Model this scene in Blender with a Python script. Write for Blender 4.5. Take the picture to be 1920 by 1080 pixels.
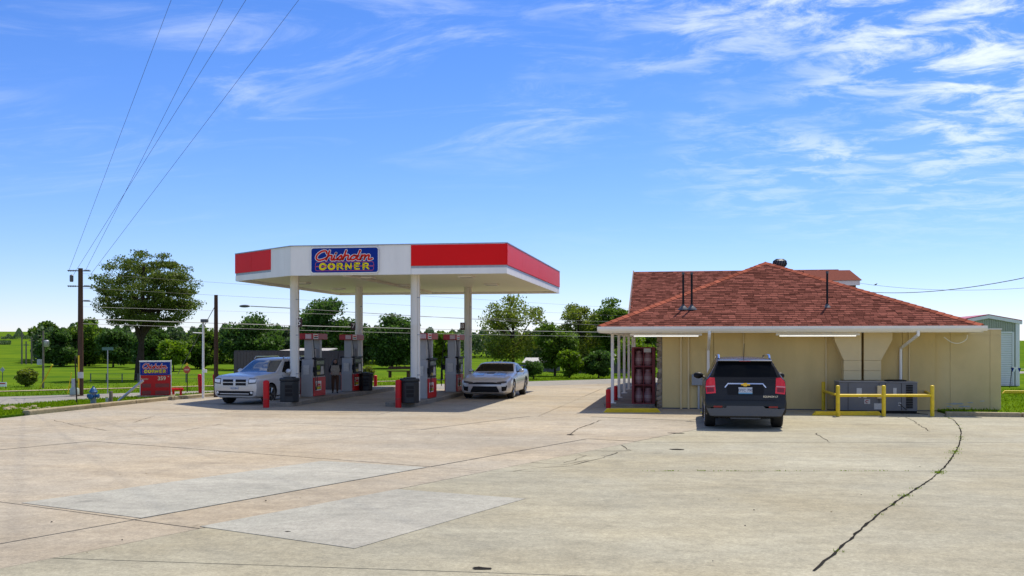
import bpy, bmesh, math, random
import numpy as np
from mathutils import Vector, Matrix
from mathutils.bvhtree import BVHTree
for o in list(bpy.data.objects): bpy.data.objects.remove(o)
S = bpy.context.scene
C = S.collection
RAD = math.radians
# ---------------------------------------------------------------- camera
CAMH = 2.0; F = 1900.0; HZ = 645.0; TH = RAD(9.56)
cd = bpy.data.cameras.new('camera'); cam = bpy.data.objects.new('camera', cd); C.objects.link(cam)
cam.location = (0, 0, CAMH); cam.rotation_euler = (RAD(90), 0, TH)
cd.sensor_width = 36; cd.lens = 36 * F / 1920; cd.shift_y = (HZ - 540) / 1920
cd.clip_start = 0.1; cd.clip_end = 4000
S.camera = cam
# ---------------------------------------------------------------- sky
SUN = Vector((1.0, 2.5, 5.15)).normalized()
w = bpy.data.worlds.new('World'); S.world = w; w.use_nodes = True
nt = w.node_tree; nt.nodes.clear()
def wn(t, **k):
    n = nt.nodes.new(t)
    for a, b in k.items(): setattr(n, a, b)
    return n
def lk(a, b): nt.links.new(a, b)
sky = wn('ShaderNodeTexSky', sky_type='NISHITA', sun_disc=False)
sky.sun_elevation = math.asin(SUN.z); sky.sun_rotation = math.atan2(SUN.x, SUN.y)
sky.altitude = 300; sky.air_density = 1.0; sky.dust_density = 0.0; sky.ozone_density = 4.0
tc = wn('ShaderNodeTexCoord'); sp = wn('ShaderNodeSeparateXYZ'); lk(tc.outputs['Generated'], sp.inputs[0])
mz = wn('ShaderNodeMath', operation='MAXIMUM'); mz.inputs[1].default_value = 0.03; lk(sp.outputs[2], mz.inputs[0])
mz2 = wn('ShaderNodeMath', operation='ADD'); mz2.inputs[1].default_value = 0.16; lk(mz.outputs[0], mz2.inputs[0])
cmb = wn('ShaderNodeCombineXYZ')
for i in (0, 1):
    dv = wn('ShaderNodeMath', operation='DIVIDE'); lk(sp.outputs[i], dv.inputs[0]); lk(mz2.outputs[0], dv.inputs[1]); lk(dv.outputs[0], cmb.inputs[i])
def wnoise(scale, det, rough, rot, sc, loc, dist=0.0):
    m = wn('ShaderNodeMapping'); m.inputs['Rotation'].default_value = (0, 0, rot); m.inputs['Scale'].default_value = sc; m.inputs['Location'].default_value = loc
    lk(cmb.outputs[0], m.inputs[0]); n = wn('ShaderNodeTexNoise'); n.inputs['Scale'].default_value = scale
    n.inputs['Detail'].default_value = det; n.inputs['Roughness'].default_value = rough; n.inputs['Distortion'].default_value = dist
    lk(m.outputs[0], n.inputs['Vector']); return n.outputs['Fac']
def wramp(f, a, b, mx=1.0):
    r = wn('ShaderNodeMapRange'); r.inputs['From Min'].default_value = a; r.inputs['From Max'].default_value = b; r.inputs['To Max'].default_value = mx
    r.interpolation_type = 'SMOOTHSTEP'; lk(f, r.inputs['Value']); return r.outputs[0]
def wmath(op, a, b):
    m = wn('ShaderNodeMath', operation=op)
    for i, x in enumerate((a, b)):
        if isinstance(x, (int, float)): m.inputs[i].default_value = x
        else: lk(x, m.inputs[i])
    return m.outputs[0]
east = wmath('ADD', wmath('MULTIPLY', sp.outputs[0], 0.75), wmath('MULTIPLY', sp.outputs[2], 0.55))       # a bank of high cloud lies to the east
cov = wmath('ADD', wnoise(0.9, 4, 0.55, 0.4, (1, 1, 1), (3.1, 1.4, 0)), wmath('MULTIPLY', wmath('SUBTRACT', east, 0.10), 1.8))
big = wramp(cov, 0.46, 0.72)
fine = wramp(wnoise(6.5, 10, 0.66, 0.55, (0.8, 1.25, 1), (0, 0, 0), 0.5), 0.40, 0.66)
wisp = wmath('MULTIPLY', wramp(wnoise(2.2, 9, 0.66, -0.8, (0.7, 1.6, 1), (5, 2, 0), 1.0), 0.46, 0.80, 0.5), wramp(wnoise(0.8, 3, 0.5, 0, (1, 1, 1), (9, 4, 0)), 0.36, 0.56))
cl = wmath('MAXIMUM', wmath('MULTIPLY', big, fine), wisp)
fade = wramp(sp.outputs[2], 0.06, 0.24)
cl = wmath('MULTIPLY', cl, fade); cl = wmath('MULTIPLY', cl, 0.8)
hsv = wn('ShaderNodeHueSaturation'); hsv.inputs['Saturation'].default_value = 1.15; tn = wn('ShaderNodeMix', data_type='RGBA', blend_type='MULTIPLY'); tn.inputs['Factor'].default_value = 1; lk(sky.outputs[0], tn.inputs[6]); tn.inputs[7].default_value = (.76, .77, 1.0, 1); lk(tn.outputs[2], hsv.inputs['Color'])
mx = wn('ShaderNodeMix', data_type='RGBA'); lk(cl, mx.inputs['Factor']); lk(hsv.outputs[0], mx.inputs[6]); mx.inputs[7].default_value = (6.6, 7.1, 8.0, 1)
bg = wn('ShaderNodeBackground'); bg.inputs['Strength'].default_value = 0.105; lk(mx.outputs[2], bg.inputs['Color'])
wo = wn('ShaderNodeOutputWorld'); lk(bg.outputs[0], wo.inputs['Surface'])
# ---------------------------------------------------------------- sun
sd = bpy.data.lights.new('sun', 'SUN'); sd.energy = 3.45; sd.angle = RAD(0.53); sd.color = (1.0, 0.93, 0.82)
so = bpy.data.objects.new('sun', sd); C.objects.link(so); so.rotation_euler = SUN.to_track_quat('Z', 'Y').to_euler()
vs = S.view_settings; vs.view_transform = 'Standard'; vs.look = 'None'; vs.gamma = 1.0; vs.exposure = 0.62; vs.use_curve_mapping = False
S.render.engine = 'CYCLES'

# ================================================================ helpers
CT, ST = math.cos(TH), math.sin(TH)
def P(u, v, z=0.0):                       # where the sight line through a photo point meets height z
    a = (u - 960) / F; b = (HZ - v) / F; t = (z - CAMH) / b
    return Vector(((CT * a - ST) * t, (ST * a + CT) * t, z))
def PY(u, v, Y):                          # ... or a depth Y
    a = (u - 960) / F; b = (HZ - v) / F; t = Y / (ST * a + CT)
    return Vector(((CT * a - ST) * t, Y, CAMH + b * t))
MATS = {}
def mat(name, col, rough=0.6, metal=0.0, var=0.0, scale=8.0, bump=0.0, bscale=60.0, col2=None, spec=0.5, coat=0.0, emit=None, isl=0.0, stretch=(1, 1, 1), sss=False, trans=0.0):
    if name in MATS: return MATS[name]
    m = bpy.data.materials.new(name); m.use_nodes = True; t = m.node_tree; b = t.nodes['Principled BSDF']
    b.inputs['Roughness'].default_value = rough; b.inputs['Metallic'].default_value = metal
    b.inputs['Specular IOR Level'].default_value = spec if rough < .8 else 0.0; b.inputs['Coat Weight'].default_value = coat; b.inputs['Coat Roughness'].default_value = 0.06
    c = (*col, 1); b.inputs['Base Color'].default_value = c; out = None
    co = t.nodes.new('ShaderNodeTexCoord'); mp = t.nodes.new('ShaderNodeMapping'); mp.inputs['Scale'].default_value = stretch; t.links.new(co.outputs['Object'], mp.inputs[0])
    if var > 0 or col2:
        n = t.nodes.new('ShaderNodeTexNoise'); n.inputs['Scale'].default_value = scale; n.inputs['Detail'].default_value = 6; n.inputs['Roughness'].default_value = 0.6
        t.links.new(mp.outputs[0], n.inputs['Vector'])
        r = t.nodes.new('ShaderNodeValToRGB'); r.color_ramp.elements[0].position = 0.32; r.color_ramp.elements[1].position = 0.68
        c2 = col2 if col2 else tuple(x * (1 - var) for x in col)
        r.color_ramp.elements[0].color = (*c2, 1); r.color_ramp.elements[1].color = c
        t.links.new(n.outputs['Fac'], r.inputs[0]); out = r.outputs[0]
    if isl > 0:
        g = t.nodes.new('ShaderNodeNewGeometry'); oi = t.nodes.new('ShaderNodeObjectInfo')
        ad = t.nodes.new('ShaderNodeMath'); ad.operation = 'ADD'; t.links.new(g.outputs['Random Per Island'], ad.inputs[0]); t.links.new(oi.outputs['Random'], ad.inputs[1])
        fr = t.nodes.new('ShaderNodeMath'); fr.operation = 'FRACT'; t.links.new(ad.outputs[0], fr.inputs[0])
        mr = t.nodes.new('ShaderNodeMapRange'); mr.inputs['To Min'].default_value = 1 - isl; mr.inputs['To Max'].default_value = 1 + isl; t.links.new(fr.outputs[0], mr.inputs[0])
        v = t.nodes.new('ShaderNodeVectorMath'); v.operation = 'SCALE'
        if out: t.links.new(out, v.inputs[0])
        else: v.inputs[0].default_value = col
        t.links.new(mr.outputs[0], v.inputs['Scale']); out = v.outputs[0]
    if out: t.links.new(out, b.inputs['Base Color'])
    if bump > 0:
        n2 = t.nodes.new('ShaderNodeTexNoise'); n2.inputs['Scale'].default_value = bscale; n2.inputs['Detail'].default_value = 4; t.links.new(mp.outputs[0], n2.inputs['Vector'])
        bp = t.nodes.new('ShaderNodeBump'); bp.inputs['Strength'].default_value = bump; bp.inputs['Distance'].default_value = 0.02
        t.links.new(n2.outputs['Fac'], bp.inputs['Height']); t.links.new(bp.outputs[0], b.inputs['Normal'])
    if emit: b.inputs['Emission Color'].default_value = (*emit[0], 1); b.inputs['Emission Strength'].default_value = emit[1]
    if trans > 0:                                   # leaves let light through
        tr = t.nodes.new('ShaderNodeBsdfTranslucent'); ms = t.nodes.new('ShaderNodeMixShader'); ms.inputs[0].default_value = trans
        if out: t.links.new(out, tr.inputs[0])
        else: tr.inputs[0].default_value = c
        t.links.new(b.outputs[0], ms.inputs[1]); t.links.new(tr.outputs[0], ms.inputs[2]); t.links.new(ms.outputs[0], t.nodes['Material Output'].inputs['Surface'])
    MATS[name] = m; return m

def tag(o, label=None, cat=None, group=None, kind=None):
    if label: o['label'] = label
    if cat: o['category'] = cat
    if group: o['group'] = group
    if kind: o['kind'] = kind
    return o
def link(o, parent=None, loc=None):
    C.objects.link(o)
    if parent: o.parent = parent
    if loc is not None: o.location = loc
    return o
def empty(name, loc=(0, 0, 0), rz=0.0, label=None, cat=None, group=None):
    o = bpy.data.objects.new(name, None); C.objects.link(o); o.location = loc; o.rotation_euler = (0, 0, rz); o.empty_display_size = 0.2
    return tag(o, label, cat, group)
class MB:
    def __init__(s): s.v = []; s.f = []
    def add(s, vs, fs):
        n = len(s.v); s.v += [tuple(p) for p in vs]; s.f += [tuple(i + n for i in f) for f in fs]; return s
    def box(s, a, b):
        x0, y0, z0 = a; x1, y1, z1 = b
        return s.add([(x0, y0, z0), (x1, y0, z0), (x1, y1, z0), (x0, y1, z0), (x0, y0, z1), (x1, y0, z1), (x1, y1, z1), (x0, y1, z1)],
                     [(0, 3, 2, 1), (4, 5, 6, 7), (0, 1, 5, 4), (1, 2, 6, 5), (2, 3, 7, 6), (3, 0, 4, 7)])
    def cbox(s, c, d): return s.box([c[i] - d[i] / 2 for i in range(3)], [c[i] + d[i] / 2 for i in range(3)])
    def tube(s, pts, r, seg=8, caps=True):
        pts = [Vector(p) for p in pts]; n = len(pts); rs = r if isinstance(r, (list, tuple)) else [r] * n; rings = []; vv = []; prev = None
        for i, p in enumerate(pts):
            d = (pts[min(i + 1, n - 1)] - pts[max(i - 1, 0)]).normalized()
            if prev is None: a = Vector((0, 0, 1)) if abs(d.z) < 0.9 else Vector((1, 0, 0)); prev = (a - d * a.dot(d)).normalized()
            else: prev = (prev - d * prev.dot(d)).normalized()
            q = d.cross(prev)
            for k in range(seg):
                an = 2 * math.pi * k / seg; vv.append(p + (prev * math.cos(an) + q * math.sin(an)) * rs[i])
        ff = []
        for i in range(n - 1):
            for k in range(seg): a = i * seg + k; b = i * seg + (k + 1) % seg; ff.append((a, b, b + seg, a + seg))
        if caps: ff.append(tuple(range(seg))[::-1]); ff.append(tuple((n - 1) * seg + k for k in range(seg)))
        return s.add(vv, ff)
    def lathe(s, prof, c=(0, 0, 0), seg=20, axis='z'):
        vv = []; ff = []; n = len(prof)
        for (r, h) in prof:
            for k in range(seg):
                a = 2 * math.pi * k / seg; x, y = r * math.cos(a), r * math.sin(a)
                p = (x, y, h) if axis == 'z' else ((h, x, y) if axis == 'x' else (x, h, y)); vv.append((p[0] + c[0], p[1] + c[1], p[2] + c[2]))
        for i in range(n - 1):
            for k in range(seg): a = i * seg + k; b = i * seg + (k + 1) % seg; ff.append((a, b, b + seg, a + seg))
        ff.append(tuple(range(seg))[::-1]); ff.append(tuple((n - 1) * seg + k for k in range(seg)))
        return s.add(vv, ff)
    def prism(s, poly, fn, d0, d1):                 # poly (a,b) extruded: fn(a,b,d)->xyz
        n = len(poly); vv = [fn(a, b, d0) for a, b in poly] + [fn(a, b, d1) for a, b in poly]
        return s.add(vv, [tuple(range(n))[::-1], tuple(range(n, 2 * n))] + [(i, (i + 1) % n, (i + 1) % n + n, i + n) for i in range(n)])
    def mesh(s, name, m, smooth=False):
        me = bpy.data.meshes.new(name); me.from_pydata(s.v, [], s.f); me.materials.append(m)
        bm = bmesh.new(); bm.from_mesh(me); bmesh.ops.recalc_face_normals(bm, faces=bm.faces); bm.to_mesh(me); bm.free()
        if smooth: me.shade_smooth(); me.set_sharp_from_angle(angle=RAD(38))
        return me
    def build(s, name, m, parent=None, smooth=False, loc=None, bevel=0):
        o = bpy.data.objects.new(name, s.mesh(name, m, smooth)); link(o, parent, loc)
        if bevel:
            b = o.modifiers.new('b', 'BEVEL'); b.width = bevel; b.segments = 2; b.limit_method = 'ANGLE'; b.angle_limit = RAD(40)
        return o
XY = lambda a, b, d: (a, b, d)
XZ = lambda a, b, d: (a, d, b)
YZ = lambda a, b, d: (d, a, b)
def rrect(x0, z0, x1, z1, r, n=5):
    out = []
    for cx, cz, a0 in ((x1 - r, z1 - r, 0), (x0 + r, z1 - r, 90), (x0 + r, z0 + r, 180), (x1 - r, z0 + r, 270)):
        for k in range(n + 1): a = RAD(a0 + 90 * k / n); out.append((cx + r * math.cos(a), cz + r * math.sin(a)))
    return out
def copy_tree(o, parent=None):
    c = o.copy(); C.objects.link(c); c.parent = parent
    for ch in list(o.children): copy_tree(ch, c)
    return c
def catmull(pts, n=6):
    pts = [Vector(p) for p in pts]; out = []
    for i in range(len(pts) - 1):
        a, b, c, d = pts[max(i - 1, 0)], pts[i], pts[i + 1], pts[min(i + 2, len(pts) - 1)]
        for k in range(n):
            t = k / n; out.append(0.5 * (2 * b + (c - a) * t + (2 * a - 5 * b + 4 * c - d) * t * t + (3 * b - a - 3 * c + d) * t ** 3))
    return out + [pts[-1]]
# ---- flat lettering
def ribbon(mb, pts, wd, fn, d):
    n = len(pts); L = []; Rr = []
    for i in range(n):
        t = (pts[min(i + 1, n - 1)] - pts[max(i - 1, 0)]).normalized(); nn = Vector((-t.y, t.x)); L.append(pts[i] + nn * wd); Rr.append(pts[i] - nn * wd)
    vv = [fn(p.x, p.y, d) for p in L + Rr]; mb.add(vv, [(i, i + 1, n + i + 1, n + i) for i in range(n - 1)])
    for e in (0, n - 1):
        mb.add([fn(pts[e].x + wd * math.cos(k * math.pi / 5), pts[e].y + wd * math.sin(k * math.pi / 5), d) for k in range(10)], [tuple(range(10))])
SCRIPT = {'C': (1.55, [[(1.3, 1.5), (1.12, 1.95), (.6, 1.95), (.1, 1.3), (.05, .5), (.45, 0), (1.0, .1), (1.5, .45)]]),
 'h': (1.0, [[(0, 0), (.03, 1), (.05, 2)], [(0, .45), (.25, .95), (.6, .95), (.65, .5), (.65, .12), (.85, 0), (1.05, .2)]]),
 'i': (.5, [[(0, .95), (0, .2), (.15, 0), (.5, .25)], [(.04, 1.42), (.05, 1.46)]]),
 's': (.8, [[(-.05, .15), (.38, 1.0), (.55, .45), (.42, .05), (.08, .08)], [(.42, .05), (.85, .25)]]),
 'o': (.95, [[(.4, 1), (.08, .65), (.1, .15), (.4, 0), (.74, .35), (.68, .85), (.4, 1)], [(.68, .82), (1.0, .75)]]),
 'l': (.5, [[(.05, 2), (0, .9), (0, .25), (.2, 0), (.5, .2)]]),
 'm': (1.5, [[(0, 0), (0, 1)], [(0, .5), (.25, .97), (.5, .9), (.52, 0)], [(.52, .5), (.8, .97), (1.05, .9), (1.05, .2), (1.2, 0), (1.6, .2)]])}
BLOCK = {'C': [[(.9, .75), (.55, 1.0), (.15, .8), (.1, .2), (.5, 0), (.9, .25)]], 'O': [[(.5, 1), (.12, .75), (.12, .25), (.5, 0), (.88, .25), (.88, .75), (.5, 1)]],
 'R': [[(.15, 0), (.15, .5), (.15, 1)], [(.15, 1), (.7, .98), (.8, .72), (.6, .5), (.15, .48)], [(.45, .48), (.9, 0)]], 'N': [[(.12, 0), (.12, 1)], [(.12, 1), (.85, 0)], [(.85, 0), (.85, 1)]],
 'E': [[(.8, 1), (.15, 1)], [(.15, 1), (.15, 0)], [(.15, 0), (.8, 0)], [(.15, .5), (.65, .5)]]}
def script_text(mb, txt, x0, z0, h, width, wd, fn, d):
    tot = sum(SCRIPT[c][0] for c in txt) + .3; sx = width / tot; sz = h / 2; x = 0
    for c in txt:
        for st in SCRIPT[c][1]:
            pts = [Vector((x0 + (x + p[0] + .22 * p[1]) * sx, z0 + p[1] * sz)) for p in st]
            ribbon(mb, catmull(pts, 5) if len(pts) > 2 else pts, wd, fn, d)
        x += SCRIPT[c][0]
def block_text(mb, txt, x0, z0, h, width, wd, fn, d):
    sx = width / len(txt)
    for i, c in enumerate(txt):
        for st in BLOCK[c]:
            pts = [Vector((x0 + (i + .1 + p[0] * .78) * sx, z0 + p[1] * h)) for p in st]
            ribbon(mb, catmull(pts, 5) if len(pts) > 3 else pts, wd * (1.35 if st is BLOCK[c][0] else 1), fn, d)
def logo(parent, x0, z0, W, H, fn, d, s, white_back=False):   # script name above, block word below
    k = H
    def ly(n): return d + s * n
    white = mat('sign_white', (.8, .8, .8), .5); red = mat('sign_red', (.68, .025, .012), .5, spec=.15); yel = mat('sign_yellow', (.9, .72, .01), .5, spec=.15); pink = mat('sign_pink', (.45, .06, .16), .45)
    if not white_back:
        m = MB(); script_text(m, 'Chisholm', x0 + .055 * W, z0 + .51 * H, .36 * H, .88 * W, .058 * H, fn, ly(1)); m.build('lettering_outline', white, parent)
    m = MB(); script_text(m, 'Chisholm', x0 + .055 * W, z0 + .51 * H, .36 * H, .88 * W, .036 * H, fn, ly(2)); m.build('script_lettering', red, parent)
    m = MB(); pts = [Vector(p) for p in rrect(x0 + .06 * W, z0 + .09 * H, x0 + .94 * W, z0 + .43 * H, .08 * H)]; ribbon(m, pts + [pts[0]], .012 * H, fn, ly(1))
    ribbon(m, [Vector((x0 + .06 * W, z0 + .26 * H)), Vector((x0 + .94 * W, z0 + .26 * H))], .022 * H, fn, ly(1)); m.build('border_line', pink, parent)
    if white_back: m = MB(); m.add([fn(a, b, ly(1.5)) for a, b in ((x0 + .06 * W, z0 + .08 * H), (x0 + .94 * W, z0 + .08 * H), (x0 + .94 * W, z0 + .44 * H), (x0 + .06 * W, z0 + .44 * H))], [(0, 1, 2, 3)]); m.build('word_panel', mat('black_paint', (.012, .012, .014), .5), parent)
    m = MB(); block_text(m, 'CORNER', x0 + .11 * W, z0 + .15 * H, .21 * H, .78 * W, .030 * H, fn, ly(2.5)); m.build('block_lettering', yel, parent)
def text_mesh(body, size, m, name, parent, loc, rot, align='CENTER', bold=0.0):
    cu = bpy.data.curves.new('t', 'FONT'); cu.body = body; cu.size = size; cu.align_x = align; cu.align_y = 'CENTER'; cu.offset = bold; cu.extrude = 0.001
    ob = bpy.data.objects.new('t', cu); C.objects.link(ob); dg = bpy.context.evaluated_depsgraph_get(); me = bpy.data.meshes.new_from_object(ob.evaluated_get(dg))
    bpy.data.objects.remove(ob); me.materials.clear(); me.materials.append(m); o = bpy.data.objects.new(name, me); link(o, parent, loc); o.rotation_euler = rot; return o

# ================================================================ ground materials
def concrete(name, col, dark=0.82, tint=(1.0, .93, .84), island=0.05):
    m = bpy.data.materials.new(name); m.use_nodes = True; t = m.node_tree; b = t.nodes['Principled BSDF']; b.inputs['Roughness'].default_value = 0.9; b.inputs['Specular IOR Level'].default_value = 0.25
    g = t.nodes.new('ShaderNodeNewGeometry')
    def noise(sc, det, stretch=(1, 1, 1), rough=.6):
        mp = t.nodes.new('ShaderNodeMapping'); mp.inputs['Scale'].default_value = stretch; t.links.new(g.outputs['Position'], mp.inputs[0])
        n = t.nodes.new('ShaderNodeTexNoise'); n.inputs['Scale'].default_value = sc; n.inputs['Detail'].default_value = det; n.inputs['Roughness'].default_value = rough; t.links.new(mp.outputs[0], n.inputs['Vector']); return n.outputs['Fac']
    def rng(f, a, b2, lo, hi):
        r = t.nodes.new('ShaderNodeMapRange'); r.inputs['From Min'].default_value = a; r.inputs['From Max'].default_value = b2; r.inputs['To Min'].default_value = lo; r.inputs['To Max'].default_value = hi; t.links.new(f, r.inputs[0]); return r.outputs[0]
    def mul(a, b2):
        x = t.nodes.new('ShaderNodeMath'); x.operation = 'MULTIPLY'; t.links.new(a, x.inputs[0]); t.links.new(b2, x.inputs[1]); return x.outputs[0]
    big = rng(noise(.16, 5), .35, .65, dark, 1.06); streak = rng(noise(.5, 7, (.3, 1.8, 1)), .35, .7, .89, 1.06)
    speck = rng(noise(26, 3, rough=.8), .25, .75, .74, 1.24); grit = rng(noise(85, 2, rough=.8), .3, .7, .86, 1.14)
    oi = t.nodes.new('ShaderNodeObjectInfo'); sl = rng(oi.outputs['Random'], 0, 1, 1 - island, 1 + island)
    stain = rng(noise(.55, 5), .58, .74, 1.0, .80)
    drip = rng(noise(1.7, 3), .68, .74, 1.0, .74)
    mott = mul(rng(noise(7, 5, rough=.7), .3, .7, .86, 1.13), rng(noise(2.4, 5, (.7, 1.3, 1)), .32, .68, .90, 1.08)); big = mul(big, mott)
    f = mul(mul(mul(big, streak), mul(speck, grit)), mul(mul(sl, drip), stain))
    mxr = t.nodes.new('ShaderNodeMix'); mxr.data_type = 'RGBA'; t.links.new(rng(noise(.22, 4), .4, .62, 0, 1), mxr.inputs[0])
    mxr.inputs[6].default_value = (*col, 1); mxr.inputs[7].default_value = (*[c * k for c, k in zip(col, tint)], 1)
    v = t.nodes.new('ShaderNodeVectorMath'); v.operation = 'SCALE'; t.links.new(mxr.outputs[2], v.inputs[0]); t.links.new(f, v.inputs['Scale']); t.links.new(v.outputs[0], b.inputs['Base Color'])
    bp = t.nodes.new('ShaderNodeBump'); bp.inputs['Strength'].default_value = .25; bp.inputs['Distance'].default_value = .01; t.links.new(noise(60, 3), bp.inputs['Height']); t.links.new(bp.outputs[0], b.inputs['Normal'])
    MATS[name] = m; return m
M_con = concrete('lot_concrete', (.385, .335, .25), .84, (1.0, .94, .85)); M_conR = concrete('lot_concrete_grey', (.357, .33, .237), .84, (1.0, .95, .86))
M_patch = concrete('patch_concrete', (.375, .352, .285), .88, (.98, 1, 1), .02); M_kerb = concrete('kerb_concrete', (.40, .335, .21), .8)
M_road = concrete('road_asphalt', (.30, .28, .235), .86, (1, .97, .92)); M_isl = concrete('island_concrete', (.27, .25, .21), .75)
M_joint = mat('joint_dirt', (.06, .05, .04), .95, var=.5, scale=4)
M_grass = mat('grass_ground', (.125, .19, .012), .9, col2=(.05, .11, .012), scale=.22, bump=.9, bscale=14)
M_blade = mat('grass_blade', (.19, .29, .008), .85, isl=.35, trans=.4)

# ================================================================ terrain, road, lot
def hill(x, y):
    d = math.hypot(x, y); a = max(0.0, d - 62)
    left = 1 / (1 + math.exp((x + 22 + .25 * (y - 60)) / 12))
    return a * (.004 + .008 * left) * (1 - math.exp(-a / 50)) - .03
def axis_vals(lo, hi, near, step, g):
    v = [0.0]; s = step
    while v[-1] < hi:
        v.append(v[-1] + s)
        if v[-1] > near: s *= g
    u = [0.0]; s = step
    while u[-1] > lo:
        u.append(u[-1] - s)
        if -u[-1] > near: s *= g
    return u[:0:-1] + v
xs = axis_vals(-1500, 1500, 60, 4, 1.13); ys = axis_vals(-60, 2200, 120, 4, 1.12)
vv = [(x, y, hill(x, y)) for y in ys for x in xs]; nx = len(xs)
ff = [(j * nx + i, j * nx + i + 1, (j + 1) * nx + i + 1, (j + 1) * nx + i) for j in range(len(ys) - 1) for i in range(nx - 1)]
tag(MB().add(vv, ff).build('ground', M_grass, smooth=True), kind='structure', label='green grass ground rising to a low hill beyond the road')
RD = Vector((.676, .737)); RN = Vector((.737, -.676))
def rp(s, c, z): p = RD * s + RN * c; return (p.x, p.y, z)
tag(MB().add([rp(-60, -42.2, .0), rp(-60, -33, .0), rp(160, -33, .0), rp(160, -42.2, .0)], [(0, 1, 2, 3)]).build('road', M_road), kind='structure', label='pale grey asphalt road running past the station')
tag(MB().add([rp(-60, -47.6, .0), rp(-60, -46.9, .0), rp(34, -46.9, .0), rp(34, -47.6, .0)], [(0, 1, 2, 3)]).build('path', M_kerb), kind='structure', label='narrow pale path through the grass beyond the road')
LOT = [(-17.8, -45), (40, -45), (40, 29.6), (7.4, 29.6), (7.4, 62.6), (-17.8, 35.2)]
lot = MB().add([(x, y, .006) for x, y in LOT], [tuple(range(6))]).build('concrete_lot', M_joint)
tag(lot, kind='structure', label='wide worn beige concrete forecourt with joints and pale patches')
bm = bmesh.new(); bm.faces.new([bm.verts.new((x, y, 0)) for x, y in LOT])
def cut(p, q, sel=None):
    p = Vector((p[0], p[1], 0)); q = Vector((q[0], q[1], 0)); d = q - p; no = Vector((-d.y, d.x, 0)).normalized()
    fs = [f for f in bm.faces if sel is None or sel(f.calc_center_median())]; g = set(fs)
    for f in fs: g |= set(f.edges) | set(f.verts)
    bmesh.ops.bisect_plane(bm, geom=list(g), plane_co=p, plane_no=no)
A1, A2 = P(885, 893), P(1270, 815)                                   # cracked joint between the two casts
cut(A1, A2)
dA = (A2 - A1); nA = Vector((-dA.y, dA.x, 0)).normalized()
leftz = lambda c: (c - A1).dot(nA) > 0
rightz = lambda c: (c - A1).dot(nA) <= 0
for v in (832, 887): cut(P(1300, v), P(1700, v), rightz)
for Y in (4.5, 8.6, -2, -10, -20, -32): cut((0, Y), (1, Y + .02), rightz)
for X in (14.5, 24): cut((X, 0), (X, 1), rightz)
cut((-17, 26.6), (0, 27.6), leftz); cut((-17, 31.5), (0, 31.6), leftz)
p1 = [P(40, 948), P(265, 977), P(800, 880), P(605, 868)]; p2 = [P(375, 993), P(665, 1035), P(985, 940), P(745, 922)]
gd = (p1[2] - p1[1]).normalized(); gn = Vector((-gd.y, gd.x, 0))
near = lambda c: leftz(c) and c.y < 27
for o_ in (-3.9, 0, 4.3, 8.4, 12.6, -8): q = p1[1] + gn * o_; cut(q, q + gd, near)
for o_ in (-40, -28, -18, -6.2, -.1, 5.6, 11.2, 17): q = p1[1] + gd * o_; cut(q, q + gn, near)
for X in (-13.5, -9, -4.5): cut((X, 0), (X + .2, 9), lambda c: leftz(c) and c.y > 27)
for Y in (38, 44, 50): cut((0, Y), (1, Y), lambda c: leftz(c) and c.y > 32)
for f in list(bm.faces):
    c = f.calc_center_median(); pts = [v.co.copy() for v in f.verts]; n = len(pts); ins = []
    for i in range(n):
        a, b, d = pts[i - 1], pts[i], pts[(i + 1) % n]; e1 = (b - a).normalized(); e2 = (d - b).normalized(); n1 = Vector((-e1.y, e1.x, 0)); n2 = Vector((-e2.y, e2.x, 0))
        k = (n1 + n2); kl = max(k.length_squared, .3); ins.append(b + k * (2 * .011 / kl) * (1 if f.normal.z > 0 else -1))
    m = MB().prism([(p.x - c.x, p.y - c.y) for p in ins], XY, -.03, 0)
    m.build('slab', M_con if leftz(c) else M_conR, lot, loc=(c.x, c.y, .030 + random.Random(c.x).uniform(-.003, .003)))
bm.free()
for pp in (p1, p2):
    c = sum(pp, Vector()) / 4; MB().prism([(p.x - c.x, p.y - c.y) for p in pp], XY, -.006, 0).build('patch', M_patch, lot, loc=(c.x, c.y, .0365))
# tar-filled cracks lying on the slabs
rnd = random.Random(5)
def crack(pts, wd, name='crack', z=.037, jit=.05, m=M_joint, step=.22):
    P_ = [Vector((p.x, p.y)) for p in pts]; Q = []
    for i in range(len(P_) - 1):
        k = max(1, int((P_[i + 1] - P_[i]).length / step))
        for j in range(k): Q.append(P_[i].lerp(P_[i + 1], j / k) + Vector((rnd.uniform(-jit, jit), rnd.uniform(-jit, jit))))
    Q.append(P_[-1]); L = []; R_ = []
    for i in range(len(Q)):
        t = (Q[min(i + 1, len(Q) - 1)] - Q[max(i - 1, 0)]).normalized(); nn = Vector((-t.y, t.x)); w_ = wd * rnd.uniform(.35, 1.3)
        L.append(Q[i] + nn * w_); R_.append(Q[i] - nn * w_)
    n = len(Q); mb = MB().add([(p.x, p.y, z) for p in L + R_], [(i, i + 1, n + i + 1, n + i) for i in range(n - 1)]); return mb.build(name, m, lot), Q
curve = catmull([P(*p) for p in ((1525, 1078), (1580, 1030), (1660, 960), (1755, 895), (1792, 850), (1802, 815), (1790, 792), (1770, 782))], 6)
M_tar = mat('tar', (.035, .033, .03), .85, var=.4, scale=6)
_, CQ = crack(curve, .015, 'tar_joint', m=M_tar, jit=.010, step=.12)
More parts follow.
